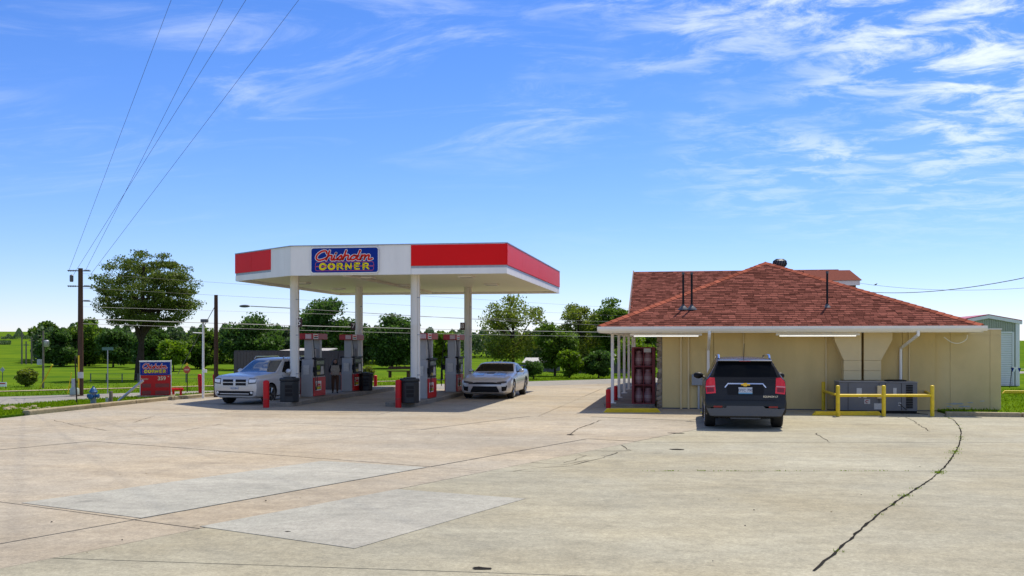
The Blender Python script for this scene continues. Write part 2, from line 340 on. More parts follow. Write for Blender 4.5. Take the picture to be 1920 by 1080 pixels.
for pts in ([(960, 888), (1010, 882), (1075, 876), (1130, 862), (1158, 852)], [(1000, 871), (1060, 875), (1105, 866)], [(1118, 848), (1150, 850), (1182, 848), (1165, 838)],
            [(1060, 872), (1100, 858), (1085, 856)], [(1700, 785), (1725, 800), (1745, 812)], [(1530, 815), (1556, 833)], [(1065, 818), (1085, 806), (1128, 790)], [(100, 790), (140, 800), (200, 810)], [(200, 822), (330, 812), (420, 797)], [(250, 795), (290, 782)]):
    crack([P(*p) for p in pts], .009, jit=.035)
# weeds in the joints
def blades(name, spots, hgt, parent=None, label=None, m=None, wd=.012):
    n = len(spots); co = np.zeros((n * 3, 3)); r = np.random.default_rng(4)
    s = np.array(spots); a = r.uniform(0, 6.28, n); h = hgt * r.uniform(.5, 1.3, n); ln = h * r.uniform(.1, .7, n); b = r.uniform(0, 6.28, n)
    dx, dy = np.cos(a) * wd, np.sin(a) * wd
    co[0::3] = s + np.c_[dx, dy, 0 * a]; co[1::3] = s - np.c_[dx, dy, 0 * a]; co[2::3] = s + np.c_[np.cos(b) * ln, np.sin(b) * ln, h]
    me = bpy.data.meshes.new(name); me.from_pydata(co.tolist(), [], np.arange(n * 3).reshape(-1, 3).tolist()); me.materials.append(m or M_blade)
    o = bpy.data.objects.new(name, me); link(o, parent); tag(o, label, None, None, 'stuff'); return o
sp_ = []
for k in range(34):
    q = rnd.choice(CQ[:-1])
    if rnd.random() < .6: q = CQ[int(rnd.choice((.22, .23, .36, .37, .52, .53, .54)) * len(CQ))]
    for j in range(14): sp_.append((q.x + rnd.gauss(0, .05), q.y + rnd.gauss(0, .05), .035))
for k in range(40):
    q = P(rnd.uniform(1180, 1700), 887)
    for j in range(5): sp_.append((q.x + rnd.gauss(0, .05), q.y + rnd.gauss(0, .015), .03))
blades('weeds', sp_, .022, lot, wd=.006)
# kerbs and grass strips
def strip(name, line, wd, h, m, label=None, z0=-.03, seg=1.5):
    """kerb as a row of cast pieces along a line"""
    root = tag(empty(name, (0, 0, 0)), label, 'kerb'); 
    for i in range(len(line) - 1):
        a, b = Vector(line[i]), Vector(line[i + 1]); k = max(1, round((b - a).length / seg)); d = (b - a).normalized(); n = Vector((-d.y, d.x))
        for j in range(k):
            p = a.lerp(b, j / k) + d * .006; q = a.lerp(b, (j + 1) / k) - d * .006
            o = MB().prism([tuple(p - n * wd), tuple(q - n * wd), tuple(q), tuple(p)], XY, z0, h).build('kerb_piece', m, root, bevel=.03)
    return root
strip('kerb', [(-17.95, 25.6), (-17.9, 29), (-17.75, 33), (-17.3, 36.6)], -.22, .15, M_kerb, 'long beige kerb beside the blue hydrant and price sign', seg=2.5)
strip('kerb', [(7.1, 29.45), (9, 29.3), (13, 29.3), (22, 29.3)], .2, .15, M_kerb, 'short beige kerb right of the yellow guard rail', seg=3)
STRIP = [(-18.1, 22.5), (-18.1, 29), (-17.95, 33), (-17.5, 36.6), (-18.4, 38.2), (-20.5, 32.6), (-21.2, 28.6), (-23.2, 25.2), (-26, 22)]
tag(MB().prism(STRIP, XY, -.03, .06).build('grass_verge', M_grass), kind='structure', label='grass strip between forecourt kerb and road')
RG = [(7.3, 29.55), (40, 29.55), (40, 60), (9.2, 60), (9.2, 33.5), (7.3, 31.1)]
tag(MB().prism(RG, XY, -.03, .09).build('grass_bank', M_grass), kind='structure', label='grass beside the store wall on the right')
def inside(p, poly):
    c = False
    for i in range(len(poly)):
        a, b = poly[i - 1], poly[i]
        if (a[1] > p[1]) != (b[1] > p[1]) and p[0] < (b[0] - a[0]) * (p[1] - a[1]) / (b[1] - a[1]) + a[0]: c = not c
    return c
gs = []
while len(gs) < 16000:
    x, y = rnd.uniform(-25, -17.5), rnd.uniform(22.5, 38)
    if inside((x, y), STRIP): gs.append((x, y, .055))
while len(gs) < 26000:
    x, y = rnd.uniform(7.3, 16), rnd.uniform(29.6, 46)
    if inside((x, y), RG): gs.append((x, y, .085))
while len(gs) < 50000:
    s, c = rnd.uniform(-12, 60), -42.3 - abs(rnd.gauss(0, 5)); q = rp(s, c, 0)
    if not -47.65 < c < -46.85: gs.append((q[0], q[1], hill(q[0], q[1])))
blades('grass', gs, .07, None, 'short bright green grass on the verges', wd=.02)
# rubble on the left verge
rb = empty('rubble_heap', P(60, 772), 0, 'scattered pale stones and dirt at the left edge of the verge', 'rubble')
for k in range(40):
    r_ = rnd.uniform(.04, .14); MB().lathe([(r_ * .5, -.02), (r_, r_ * .25), (r_ * .6, r_ * .6)], seg=6).build('stone', M_kerb, rb, loc=(rnd.gauss(-.6, 1.1), rnd.gauss(.4, .35), .05))

# ================================================================ shared materials
white = mat('white_paint', (.92, .89, .82), .45, var=.10, scale=2.5, stretch=(1, 1, .25)); offw = mat('off_white_paint', (.84, .80, .70), .5, var=.12, scale=2, stretch=(1, 1, .3))
M_soffit = mat('soffit_metal', (.90, .84, .64), .45, var=.12, scale=1.5, stretch=(.3, 2, 1))
M_red = mat('red_paint', (.58, .006, .008), .45, spec=.3, var=.12, scale=6); M_redfas = mat('red_fascia', (.84, .003, .004), .45, var=.06, scale=.8, spec=.2)
M_blue = mat('sign_blue', (.003, .03, .26), .5, spec=.15); M_yel = mat('yellow_paint', (.88, .62, .006), .5, col2=(.70, .47, .01), scale=7, bump=.15)
M_blk = mat('black_plastic', (.010, .010, .011), .5, spec=.2); M_rub = mat('black_rubber', (.012, .012, .012), .7); M_grey = mat('pump_grey', (.40, .39, .37), .42, metal=.1, var=.1, scale=5)
M_steel = mat('galvanised_steel', (.42, .43, .44), .4, metal=.7, var=.2, scale=9); M_dkgrey = mat('dark_grey_metal', (.085, .09, .095), .5, var=.15, scale=3)
M_glassdk = mat('dark_screen', (.02, .022, .025), .08, spec=.8); M_tan = mat('tan_stucco', (.74, .56, .25), .85, var=.16, scale=1.2, stretch=(1, 1, .35), bump=.35, bscale=90)
M_tan2 = mat('tan_paint_metal', (.76, .60, .31), .6, var=.07, scale=2); M_bin = mat('bin_plastic', (.012, .015, .016), .5, var=.2, scale=4)
M_wood = mat('pole_wood', (.12, .075, .05), .85, col2=(.065, .042, .03), scale=6, stretch=(4, 4, .3), bump=.4, bscale=40)
M_tube = mat('lit_tube', (.9, .9, .88), .4, emit=((1, .98, .92), .5)); M_paper = mat('paper_label', (.62, .60, .54), .6, var=.25, scale=30)

# ================================================================ fuel canopy
ZB, ZT = 4.2, 5.14
can = empty('fuel_canopy', (-10.4, 37.5, 0), 0, 'large flat fuel canopy with white and red fascia over the pump islands', 'canopy')
def cl_(x, y): return (x + 10.4, y - 37.5)
OUT = [(-5.4, 31.1), (-5.3, 43.9), (-15.3, 43.9), (-15.45, 33.4), (-12.45, 31.0)]
loc_out = [cl_(*p) for p in OUT]
MB().prism([(x * .995, y * .995) for x, y in loc_out], XY, ZT - .12, ZT - .04).build('roof_deck', M_steel, can)
cx_ = [(x * .985, y * .985) for x, y in loc_out]
# soffit of long pans running front to back
bm = bmesh.new(); bm.faces.new([bm.verts.new((x, y, 0)) for x, y in cx_])
for k in range(-13, 14):
    bmesh.ops.bisect_plane(bm, geom=list(bm.faces) + list(bm.edges) + list(bm.verts), plane_co=(0, k * .5 - .2, 0), plane_no=(.03, 1, 0))
for f in bm.faces:
    c = f.calc_center_median(); MB().prism([((v.co.x - c.x) * .999, (v.co.y - c.y) * .985) for v in f.verts], XY, 0, .04).build('soffit_panel', M_soffit, can, loc=(c.x, c.y, ZB + .1))
bm.free()
MB().prism([(x * .98, y * .98) for x, y in loc_out], XY, ZB + .16, ZB + .2).build('soffit_backing', M_dkgrey, can)
def fascia(a, b, segs):
    """segs: (t0,t1,'r'|'w') along the edge a->b"""
    A, B = Vector(cl_(*a)), Vector(cl_(*b)); d = (B - A); L = d.length; d.normalize(); n = Vector((d.y, -d.x))
    if n.dot(A + B) < 0: n = -n
    fn = lambda s, z, o: tuple(A + d * s + n * o) + (z,)
    for t0, t1, k in segs:
        s0, s1 = t0 * L + .004, t1 * L - .004
        if k == 'w': MB().prism([(s0, ZB), (s1, ZB), (s1, ZT), (s0, ZT)], fn, -.05, 0).build('fascia_panel', white, can)
        else:
            MB().prism([(s0, ZB + .27), (s1, ZB + .27), (s1, ZT - .01), (s0, ZT - .01)], fn, -.04, .02).build('red_fascia_panel', M_redfas, can)
            MB().prism([(s0, ZB), (s1, ZB), (s1, ZB + .19), (s0, ZB + .19)], fn, -.05, 0).build('fascia_panel', white, can)
            MB().prism([(s0, ZB + .19), (s1, ZB + .19), (s1, ZB + .268), (s0, ZB + .268)], fn, -.05, -.012).build('fascia_groove', M_steel, can)
    MB().prism([(0, ZT), (L, ZT), (L, ZT + .03), (0, ZT + .03)], fn, -.07, .03).build('edge_trim', M_steel, can)
    return fn, L
fascia(OUT[0], OUT[1], [(0, .22, 'r'), (.22, .52, 'r'), (.52, .78, 'r'), (.78, 1, 'r')])
fascia(OUT[1], OUT[2], [(0, .25, 'r'), (.25, .5, 'r'), (.5, .75, 'w'), (.75, 1, 'r')])
fascia(OUT[2], OUT[3], [(0, .33, 'r'), (.33, .66, 'r'), (.66, 1, 'r')])
fascia(OUT[3], OUT[4], [(0, .32, 'r'), (.32, .66, 'r'), (.66, .9, 'w'), (.9, 1, 'w')])
fnF, LF = fascia(OUT[4], OUT[0], [(0, .10, 'w'), (.10, .41, 'w'), (.41, .565, 'w'), (.565, 1, 'r')])
sg = empty('logo_sign', (0, 0, 0)); sg.parent = can
s0, s1 = .70, 2.93
MB().prism(rrect(s0, ZB + .07, s1, ZT - .06, .09), fnF, .002, .05).build('sign_board', M_blue, sg)
m = MB(); pts = [Vector(p) for p in rrect(s0, ZB + .07, s1, ZT - .06, .09)]; ribbon(m, pts + [pts[0]], .014, fnF, .052); m.build('sign_edge', white, sg)
logo(sg, s0 + .02, ZB + .07, s1 - s0 - .04, ZT - ZB - .13, fnF, .052, .003)
# columns
M_numd = mat('number_board', (.05, .012, .012), .5)
for (x, y, num, side) in ((-8.55, 31.9, None, 1), (-8.6, 40.3, '8', -1), (-12.95, 32.6, '5', 1), (-12.85, 39.2, '7', -1)):
    lx, ly = cl_(x, y); col = empty('column', (lx, ly, 0)); col.parent = can
    MB().lathe([(.155, .12), (.155, 2.6), (.158, 2.61), (.158, 2.64), (.155, 2.65), (.155, ZB + .12)], seg=24).build('column_shaft', offw, col, smooth=True)
    MB().cbox((0, 0, .145), (.42, .42, .03)).build('base_plate', M_steel, col)
    MB().tube([(.14, -.12, .15), (.14, -.12, ZB + .1)], .028, 8).build('conduit', offw, col, smooth=True)
    for z in (1.0, 2.3, 3.5): MB().cbox((.14, -.12, z), (.075, .075, .03)).build('conduit_clamp', M_steel, col)
    if num:
        sx = .2 * side; MB().cbox((sx, -.10, 2.72), (.20, .03, .30)).build('number_board', M_numd, col)
        text_mesh(num, .26, white, 'number', col, (sx, -.118, 2.72), (RAD(90), 0, 0))
for k, (x, y) in enumerate(((-7.2, 33.5), (-7.2, 38), (-10.7, 33.5), (-10.7, 38), (-14, 36), (-14, 40))):
    lx, ly = cl_(x, y); f = MB().cbox((lx, ly, ZB + .07), (.5, .5, .05)).build('light_fixture', white, can); MB().cbox((lx, ly, ZB + .04), (.4, .4, .012)).build('diffuser', M_paper, f)
MB().cbox(((-10.9 + 10.4), 0, ZB + .05), (.12, 11.5, .08)).build('soffit_beam', offw, can)

# ================================================================ pump islands
def island(x, y0, y1, label):
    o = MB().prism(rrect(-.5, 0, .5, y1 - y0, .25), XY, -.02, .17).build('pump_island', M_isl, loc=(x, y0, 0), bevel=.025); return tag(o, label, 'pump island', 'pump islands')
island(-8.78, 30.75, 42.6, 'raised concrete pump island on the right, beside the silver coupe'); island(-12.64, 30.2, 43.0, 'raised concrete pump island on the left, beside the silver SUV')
def make_pump():
    r = empty('fuel_pump')
    body = [(-.5, 0), (.5, 0), (.5, .72), (.44, 1.36), (-.44, 1.36), (-.5, .72)]        # (y, z) seen from the lane
    MB().prism(body, YZ, -.26, .26).build('cabinet', M_grey, r, bevel=.02)
    for s in (-1, 1):
        MB().cbox((0, s * .31, 1.72), (.36, .15, .74)).build('upright', M_grey, r, bevel=.02)
    v = MB().cbox((0, 0, 2.19), (.62, 1.22, .22)).build('valance', mat('pump_red', (.40, .008, .016), .4, var=.1), r, bevel=.02)
    for s in (-1, 1):
        MB().cbox((s * .312, -.34, 2.19), (.012, .36, .19)).build('valance_logo_plate', white, v)
        MB().cbox((s * .320, -.34, 2.225), (.008, .28, .05)).build('valance_script', mat('sign_red', (.68, .025, .012), .5, spec=.15), v)
        MB().cbox((s * .320, -.34, 2.15), (.008, .28, .04)).build('valance_word', M_blk, v)
    MB().cbox((.14, -.626 + .01, 2.19), (.26, .012, .17)).build('end_logo_plate', mat('pink_label', (.62, .45, .45), .5, var=.2, scale=20), r)
    MB().cbox((0, 0, 1.58), (.04, .40, .34)).build('video_topper', M_blk, r); 
    for s in (-1, 1): MB().cbox((s * .028, 0, 1.58), (.016, .36, .30)).build('topper_poster', mat('poster', (.55, .53, .50), .4, var=.3, scale=9), r)
    for s in (-1, 1):
        f = lambda a, b, d, s=s: (s * d, a, b)
        MB().prism([(-.46, .02), (.46, .02), (.46, .70), (-.46, .70)], f, .262, .30).build('red_door', M_red, r, bevel=.006)
        MB().prism([(-.36, .22), (.10, .22), (.10, .56), (-.36, .56)] if s > 0 else [(-.10, .22), (.36, .22), (.36, .56), (-.10, .56)], f, .301, .306).build('door_logo_plate', white, r)
        fl = lambda a, b, d, s=s: (s * d, (a if s > 0 else -a), b)
        logo(r, -.35, .23, .44, .32, fl, .3065, .0015, True)
        bz = MB().prism([(-.40, .74), (.40, .74), (.37, 1.34), (-.37, 1.34)], f, .262, .315).build('bezel', M_blk, r, bevel=.01)
        MB().prism([(-.30, 1.17), (.30, 1.17), (.30, 1.30), (-.30, 1.30)], f, .316, .322).build('price_display', mat('lcd', (.09, .1, .1), .25), bz)
        MB().prism([(-.30, .98), (-.02, .98), (-.02, 1.13), (-.30, 1.13)], f, .316, .322).build('card_reader_screen', M_glassdk, bz)
        MB().prism([(.02, .80), (.30, .80), (.24, 1.10), (.08, 1.10)], f, .316, .322).build('grade_label', M_paper, bz)
        for k in range(3): MB().prism([(-.30 + k * .11, .80), (-.22 + k * .11, .80), (-.22 + k * .11, .90), (-.30 + k * .11, .90)], f, .316, .326).build('grade_button', mat('button', (.5, .4, .05), .4), bz)
        MB().prism([(-.42, 1.35), (.42, 1.35), (.40, 1.41), (-.40, 1.41)], f, .20, .36).build('hood', M_blk, r)
        # nozzle in its boot on the end of the lane face, hose from the top
        nz = MB().cbox((s * .33, -.44, .98), (.13, .10, .20)).build('nozzle_boot', M_blk, r, bevel=.01)
        MB().tube([(s * .36, -.46, .90), (s * .42, -.50, 1.02), (s * .40, -.52, 1.12)], [.02, .035, .03], 8).build('nozzle', M_blk, nz, smooth=True)
        hp = catmull([(s * .24, -.40, 2.08), (s * .33, -.50, 1.75), (s * .40, -.56, 1.2), (s * .43, -.58, .55), (s * .42, -.54, .26), (s * .44, -.48, .34), (s * .44, -.46, .7), (s * .40, -.48, .98)], 6)
        MB().tube(hp, .016, 6).build('hose', M_rub, r, smooth=True)
    MB().cbox((-.02, -.506, .98), (.26, .008, .34)).build('notice', M_paper, r)
    return r
pump = make_pump(); PL = ['fuel pump behind the front column of the right island, grey with red door', 'fuel pump partly hidden by the silver coupe', 'fuel pump nearest the silver SUV, just behind the front column', 'fuel pump behind the standing person on the left island']
for i, (x, y) in enumerate(((-8.6, 33.4), (-8.72, 38.3), (-12.82, 34.0), (-12.78, 38.1))):
    o = pump if i == 0 else copy_tree(pump); o.location = (x, y, .17); o.scale = (.82, 1.25, .955); tag(o, PL[i], 'fuel pump', 'fuel pumps under the canopy')
# ---- bollards
def bollard(x, y, z, h, lean, label, r=.085):
    root = empty('bollard', (x, y, z), 0, label, 'bollard', 'red steel bollards'); root.rotation_euler = (0, lean, 0)
    p = [(r, -.02)] + [(r * math.cos(a), h - r * .6 + r * .6 * math.sin(a)) for a in [k * math.pi / 12 for k in range(6)]] + [(.004, h)]
    MB().lathe(p, seg=16).build('post', M_red, root, smooth=True)
    MB().lathe([(r + .002, h * .3), (r + .004, h * .305), (r + .004, h * .335), (r + .002, h * .34)], seg=16).build('scuff_band', mat('red_paint_worn', (.40, .03, .025), .6, var=.4, scale=20), root)
for u, v, h, ln, lb in ((499, 766, .86, 0, 'red bollard in front of the silver SUV at the left pump island'), (747, 766, .88, 0, 'red bollard at the front end of the right pump island'),
    (704, 731, .62, 0, 'short red bollard behind the left pump island near the round bush'), (376, 742, .74, -.06, 'leaning red bollard beside the white light pole'),
    (405, 741, .72, -.09, 'leaning red bollard in front of the wooden pole'), (1140.5, 767, .60, 0, 'dark red bollard beside the first porch post'), (1154, 757, .58, 0, 'dark red bollard between the first two porch posts')):
    p = P(u, v); bollard(p.x, p.y, .02 if u not in (376, 405) else .1, h, ln, lb, .095 if u in (499, 747) else .075)
# ---- litter bins
def bin_(u, v, z, label, s=1.0):
    p = P(u, v, z); root = empty('litter_bin', p, .3, label, 'bin', 'dark plastic litter bins')
    oc = lambda r: [(r * math.cos(RAD(22.5 + 45 * k)), r * math.sin(RAD(22.5 + 45 * k))) for k in range(8)]
    MB().prism(oc(.30 * s), XY, 0, .62 * s).build('body', M_bin, root, bevel=.02)
    lid = MB().prism(oc(.32 * s), XY, .622 * s, .72 * s).build('lid', M_bin, root, bevel=.03); MB().prism(oc(.2 * s), XY, .72 * s, .75 * s).build('lid_cap', M_bin, lid)
    for z_ in (.18, .30, .42):
        MB().prism([(-.11 * s, z_ * s), (.11 * s, z_ * s), (.11 * s, (z_ + .09) * s), (-.11 * s, (z_ + .09) * s)], XZ, -.30 * s, -.272 * s).build('shelf_slot', M_blk, root)
bin_(543, 753, .17, 'dark octagonal litter bin in front of the left island column', 1.05); bin_(768, 755, .17, 'dark octagonal litter bin beside the right red bollard', 1.05); bin_(686, 732, .17, 'dark litter bin at the far end of the left island', .95)

# ================================================================ the store
def wb(mb, name, m, parent, root=None, **k):        # geometry given in world coordinates, parented to a thing (root holds the offset)
    r = root or parent; o = r.location
    mb.v = [(x - o.x, y - o.y, z - o.z) for x, y, z in mb.v]; return mb.build(name, m, parent, **k)
ST_ = empty('store', (2.8, 36, 0), 0, 'tan stucco store with red shingle hip roof and white gutter', 'building')
WY = 31.3; XL, XR = -.62, 7.3; EZ = 2.5; EY = 30.05; EXL, EXR = -2.44, 8.25
# wall of stucco panels with open seams
seams = [XL] + [PY(u, 700, WY).x for u in (1338, 1395, 1549, 1692)] + [XR]
for a, b in zip(seams[:-1], seams[1:]): wb(MB().box((a + .006, WY, .02), (b - .006, WY + .12, EZ + .12)), 'wall_panel', M_tan, ST_)
wb(MB().box((XL + .01, WY + .125, .0), (XR - .01, 48, EZ + .1)), 'wall', M_tan, ST_)
wb(MB().box((XL, WY - .012, .02), (XR, WY - .002, .06)), 'base_strip', M_dkgrey, ST_)
# stone pier at the corner
pier = empty('stone_pier', (0, 0, 0)); pier.parent = ST_
wb(MB().box((XL - .10, WY + .02, .02), (XL - .005, 47.5, EZ + .1)), 'pier_core', mat('mortar', (.30, .26, .2), .9), pier, ST_)
M_stone = mat('field_stone', (.36, .29, .20), .85, col2=(.20, .15, .10), scale=5, isl=.3, bump=.5, bscale=25)
z = .03; k = 0
while z < EZ:
    h = rnd.uniform(.10, .22); d = rnd.uniform(.0, .05)
    for y0 in (WY, WY + .4, WY + .8):
        wb(MB().box((XL - .13 - d, y0 + .01 - d * .3, z), (XL - .012, y0 + rnd.uniform(.3, .39), z + h - .015)), 'stone', M_stone, pier, ST_, bevel=.035)
    z += h
# roof planes: hip end towards the forecourt, ridge running back, cross wing behind
AX, AY, AZ = 2.8, 35.72, 4.76; RY = 46.7
M_roof = mat('shingle', (.20, .073, .052), .9, col2=(.155, .058, .044), scale=40, isl=.42, bump=.6, bscale=120)
r0 = MB().add([(EXL, EY, EZ), (EXR, EY, EZ), (AX, AY, AZ), (AX, RY, AZ), (EXL, RY + 3, EZ), (EXR, RY + 3, EZ), (EXL, EY, EZ - .06), (EXR, EY, EZ - .06), (EXL, RY + 3, EZ - .06), (EXR, RY + 3, EZ - .06)],
              [(0, 1, 2), (0, 2, 3, 4), (1, 5, 3, 2), (6, 8, 9, 7), (0, 6, 7, 1), (0, 4, 8, 6), (1, 7, 9, 5), (4, 3, 5, 9, 8)])
roof = wb(r0, 'roof', M_roof, ST_)
WX0, WX1, WRY, WRZ, WEY = -2.25, 7.0, 48.0, 5.40, 42.2
wing = wb(MB().add([(WX0, WEY, 2.5), (WX1, WEY, 2.5), (WX1, WRY, WRZ), (WX0, WRY, WRZ), (WX0, 53.8, 2.5), (WX1, 53.8, 2.5)], [(0, 1, 2, 3), (3, 2, 5, 4), (0, 3, 4), (1, 5, 2), (0, 4, 5, 1)]), 'wing_roof', M_roof, ST_)
wb(MB().prism([(42.1, 2.42), (48, 5.33), (53.9, 2.42), (53.9, 2.54), (48, 5.46), (42.1, 2.54)], YZ, WX0 - .06, WX0 - .01), 'rake_board', mat('brown_trim', (.12, .05, .04), .7), wing, ST_)
# shingles: the lowest courses one by one, the rest joined
def plane_pt(O, U, V, Nn, a, b, c): return O + U * a + V * b + Nn * c
def courses(O, U, V, width_at, rows, expo, lift=.004):
    Nn = U.cross(V).normalized(); out = []
    for r in range(rows):
        lo, hi = width_at(r * expo); a = lo + rnd.uniform(-.25, 0)
        while a < hi:
            w_ = rnd.choice((.15, .18, .21, .26)); a0, a1 = max(a, lo), min(a + w_ - .008, hi)
            if a1 - a0 > .06: out.append((a0, a1, r * expo, rnd.uniform(.006, .016)))
            a += w_
    return Nn, out
V_ = Vector((0, AY - EY, AZ - EZ)); SL = V_.length; V_.normalize(); U_ = Vector((1, 0, 0)); O_ = Vector((0, EY, EZ))
def wat(b): t = b / SL; return (EXL + (AX - EXL) * t + .06, EXR + (AX - EXR) * t - .06)
N_, sh = courses(O_, U_, V_, wat, int(SL / .165), .165)
def sh_box(a0, a1, b, t, O=O_, V=V_, N=N_, ex=.165):
    q = [O + U_ * a + V * bb + N * c for a, bb, c in ((a0, b - .012, .012), (a1, b - .012, .012), (a1, b + ex, .004), (a0, b + ex, .004), (a0, b - .012, .012 + t), (a1, b - .012, .012 + t), (a1, b + ex, .004 + t * .5), (a0, b + ex, .004 + t * .5))]
    return q, [(0, 3, 2, 1), (4, 5, 6, 7), (0, 1, 5, 4), (1, 2, 6, 5), (2, 3, 7, 6), (3, 0, 4, 7)]
rest = MB(); meshes = {}; rl = ST_.location
for i, (a0, a1, b, t) in enumerate(sh):
    if i < 300:
        key = (round(a1 - a0, 2), round(t, 3)); 
        if key not in meshes:
            q, f = sh_box(-key[0] / 2, key[0] / 2, 0, key[1], O=Vector((0, 0, 0))); meshes[key] = MB().add(q, f).mesh('shingle', M_roof)
        c = O_ + U_ * ((a0 + a1) / 2) + V_ * b; link(bpy.data.objects.new('shingle', meshes[key]), roof, c - rl)
    else: rest.add(*sh_box(a0, a1, b, t))
wV = Vector((0, WRY - WEY, WRZ - 2.5)); wSL = wV.length; wV.normalize(); wO = Vector((0, WEY, 2.5))
N2, sh2 = courses(wO, U_, wV, lambda b: (WX0, WX1), int(wSL / .165), .165)
rest2 = MB()
for a0, a1, b, t in sh2: rest2.add(*sh_box(a0, a1, b, t, wO, wV, N2))
tag(wb(rest, 'shingles', M_roof, roof, ST_), kind='stuff'); tag(wb(rest2, 'shingles', M_roof, wing, ST_), kind='stuff')
M_cap = mat('ridge_cap', (.33, .10, .06), .9, isl=.25, col2=(.25, .08, .05), scale=4)
def caps(a, b, step=.24):
    a, b = Vector(a), Vector(b); d = b - a; n = int(d.length / step); d.normalize(); s = Vector((-d.y, d.x, 0)).normalized(); u = s.cross(d); u = u if u.z > 0 else -u
    for k in range(n):
        p = a + d * k * step; q = p + d * (step + .05); m = MB()
        vv = [p + s * .13 + u * -.03, p + u * .035, p - s * .13 + u * -.03, q + s * .13 + u * -.045, q + u * .02, q - s * .13 + u * -.045]
        m.add(vv + [x + u * .014 for x in vv], [(0, 1, 4, 3), (1, 2, 5, 4), (6, 9, 10, 7), (7, 10, 11, 8), (0, 6, 7, 1), (1, 7, 8, 2), (0, 3, 9, 6), (2, 8, 11, 5), (3, 4, 10, 9), (4, 5, 11, 10)])
        wb(m, 'ridge_cap', M_cap, roof, ST_)
caps((EXL, EY, EZ + .02), (AX, AY, AZ + .02)); caps((EXR, EY, EZ + .02), (AX, AY, AZ + .02)); caps((AX, AY, AZ + .02), (AX, RY, AZ + .02))
# eaves: soffit, fascia, gutter
gut = mat('gutter_white', (.92, .87, .74), .4, var=.06, scale=2)
wb(MB().box((EXL + .05, EY + .05, EZ - .16), (EXR - .05, WY + .2, EZ - .13)), 'eave_soffit', gut, ST_)
wb(MB().box((EXL + .05, WY, EZ - .16), (XL, 47.6, EZ - .13)), 'porch_ceiling', gut, ST_)
wb(MB().box((EXL, EY - .0, EZ - .17), (EXR, EY + .03, EZ - .065)), 'fascia_board', gut, ST_)
GP = [(EY - .002, EZ - .13), (EY - .09, EZ - .13), (EY - .13, EZ - .06), (EY - .13, EZ + .012), (EY - .115, EZ + .012), (EY - .105, EZ - .05), (EY - .002, EZ - .05)]
wb(MB().prism(GP, YZ, EXL - .05, EXR + .1), 'gutter', gut, ST_)
wb(MB().box((EXL - .02, EY, EZ - .17), (EXL + .01, 47.6, EZ - .02)), 'side_fascia', gut, ST_)
wb(MB().box((EXR - .01, EY, EZ - .17), (EXR + .02, 47.6, EZ - .02)), 'side_fascia', gut, ST_)
def downspout(u):
    x = PY(u, 700, WY).x; y1 = WY - .05
    wb(MB().tube(catmull([(x, EY - .06, EZ - .12), (x, EY - .06, EZ - .22), (x + .0, EY + .15, EZ - .36), (x, y1 - .05, EZ - .66), (x, y1, EZ - .78), (x, y1, .1)], 4), .045, 8), 'downspout', white, ST_, smooth=True)
downspout(1328); 
x = PY(1688, 700, WY).x
wb(MB().tube([(x + .22, EY - .06, EZ - .12), (x + .22, EY - .06, EZ - .24), (x, WY - .1, EZ - .62), (x, WY - .06, EZ - .72), (x, WY - .06, .3)], .045, 8), 'downspout', white, ST_, smooth=True)
def pipe(u, r, m, z0=.03, z1=EZ - .15, name='conduit'): q = PY(u, 700, WY - r - .01); wb(MB().tube([(q.x, q.y, z0), (q.x, q.y, z1)], r, 8), name, m, ST_, smooth=True)
pipe(1277, .03, M_tan2); pipe(1291, .03, M_tan2); pipe(1549, .028, M_tan2); pipe(1394, .018, M_tan2); pipe(1705, .02, M_tan2)
q = PY(1307, 712, WY - .1)
mb_ = wb(MB().box((q.x - .16, WY - .16, q.z - .17), (q.x + .16, WY - .004, q.z + .17)), 'meter_box', mat('meter_grey', (.30, .31, .31), .5, metal=.3), ST_, bevel=.012)
wb(MB().tube([(q.x + .05, WY - .06, .03), (q.x + .05, WY - .06, q.z - .17)], .035, 8), 'meter_conduit', M_steel, mb_, ST_, smooth=True)
# duct chase above the air conditioner
c0, c1 = PY(1577, 700, WY).x, PY(1646, 700, WY).x; t0, t1 = PY(1560, 640, WY).x, PY(1667, 640, WY).x; cm = PY(1612, 700, WY).x
ch = empty('duct_chase', (0, 0, 0)); ch.parent = ST_
for i, (za, zb_) in enumerate(((.95, 1.22), (1.225, 1.52), (1.525, 2.34))):
    for s, (b0, b1, e0, e1) in enumerate(((c0, cm - .035, t0, cm - .035), (cm + .035, c1, cm + .035, t1))):
        poly = [(b0, za), (b1, za), (b1, zb_), (b0, zb_)] if i < 2 else [(b0, za), (b1, za), (e1 if s else b1, 2.12), (e1 if s else b1, zb_), (b0 if s else e0, zb_), (b0 if s else e0, 2.12)]
        wb(MB().prism(poly, XZ, WY - .5, WY - .004), 'duct_panel', M_tan2, ch, ST_, bevel=.006)
# strip lights under the eave
def strip_light(u0, u1):
    a, b = PY(u0, 628, EY + .35).x, PY(u1, 628, EY + .35).x; zz = EZ - .18
    o = wb(MB().box((a, EY + .31, zz - .07), (b, EY + .40, zz - .005)), 'strip_light', white, ST_); wb(MB().tube([(a + .1, EY + .355, zz - .085), (b - .1, EY + .355, zz - .085)], .016, 8), 'tube_lamp', M_tube, o, ST_)
strip_light(1182, 1316); strip_light(1455, 1612)
wb(MB().tube(catmull([PY(1770, 632, WY - .2), PY(1785, 642, WY - .2), PY(1800, 643, WY - .2), PY(1812, 636, WY - .2), PY(1814, 628, WY - .2)], 5), .013, 6), 'loose_cable', gut, ST_)
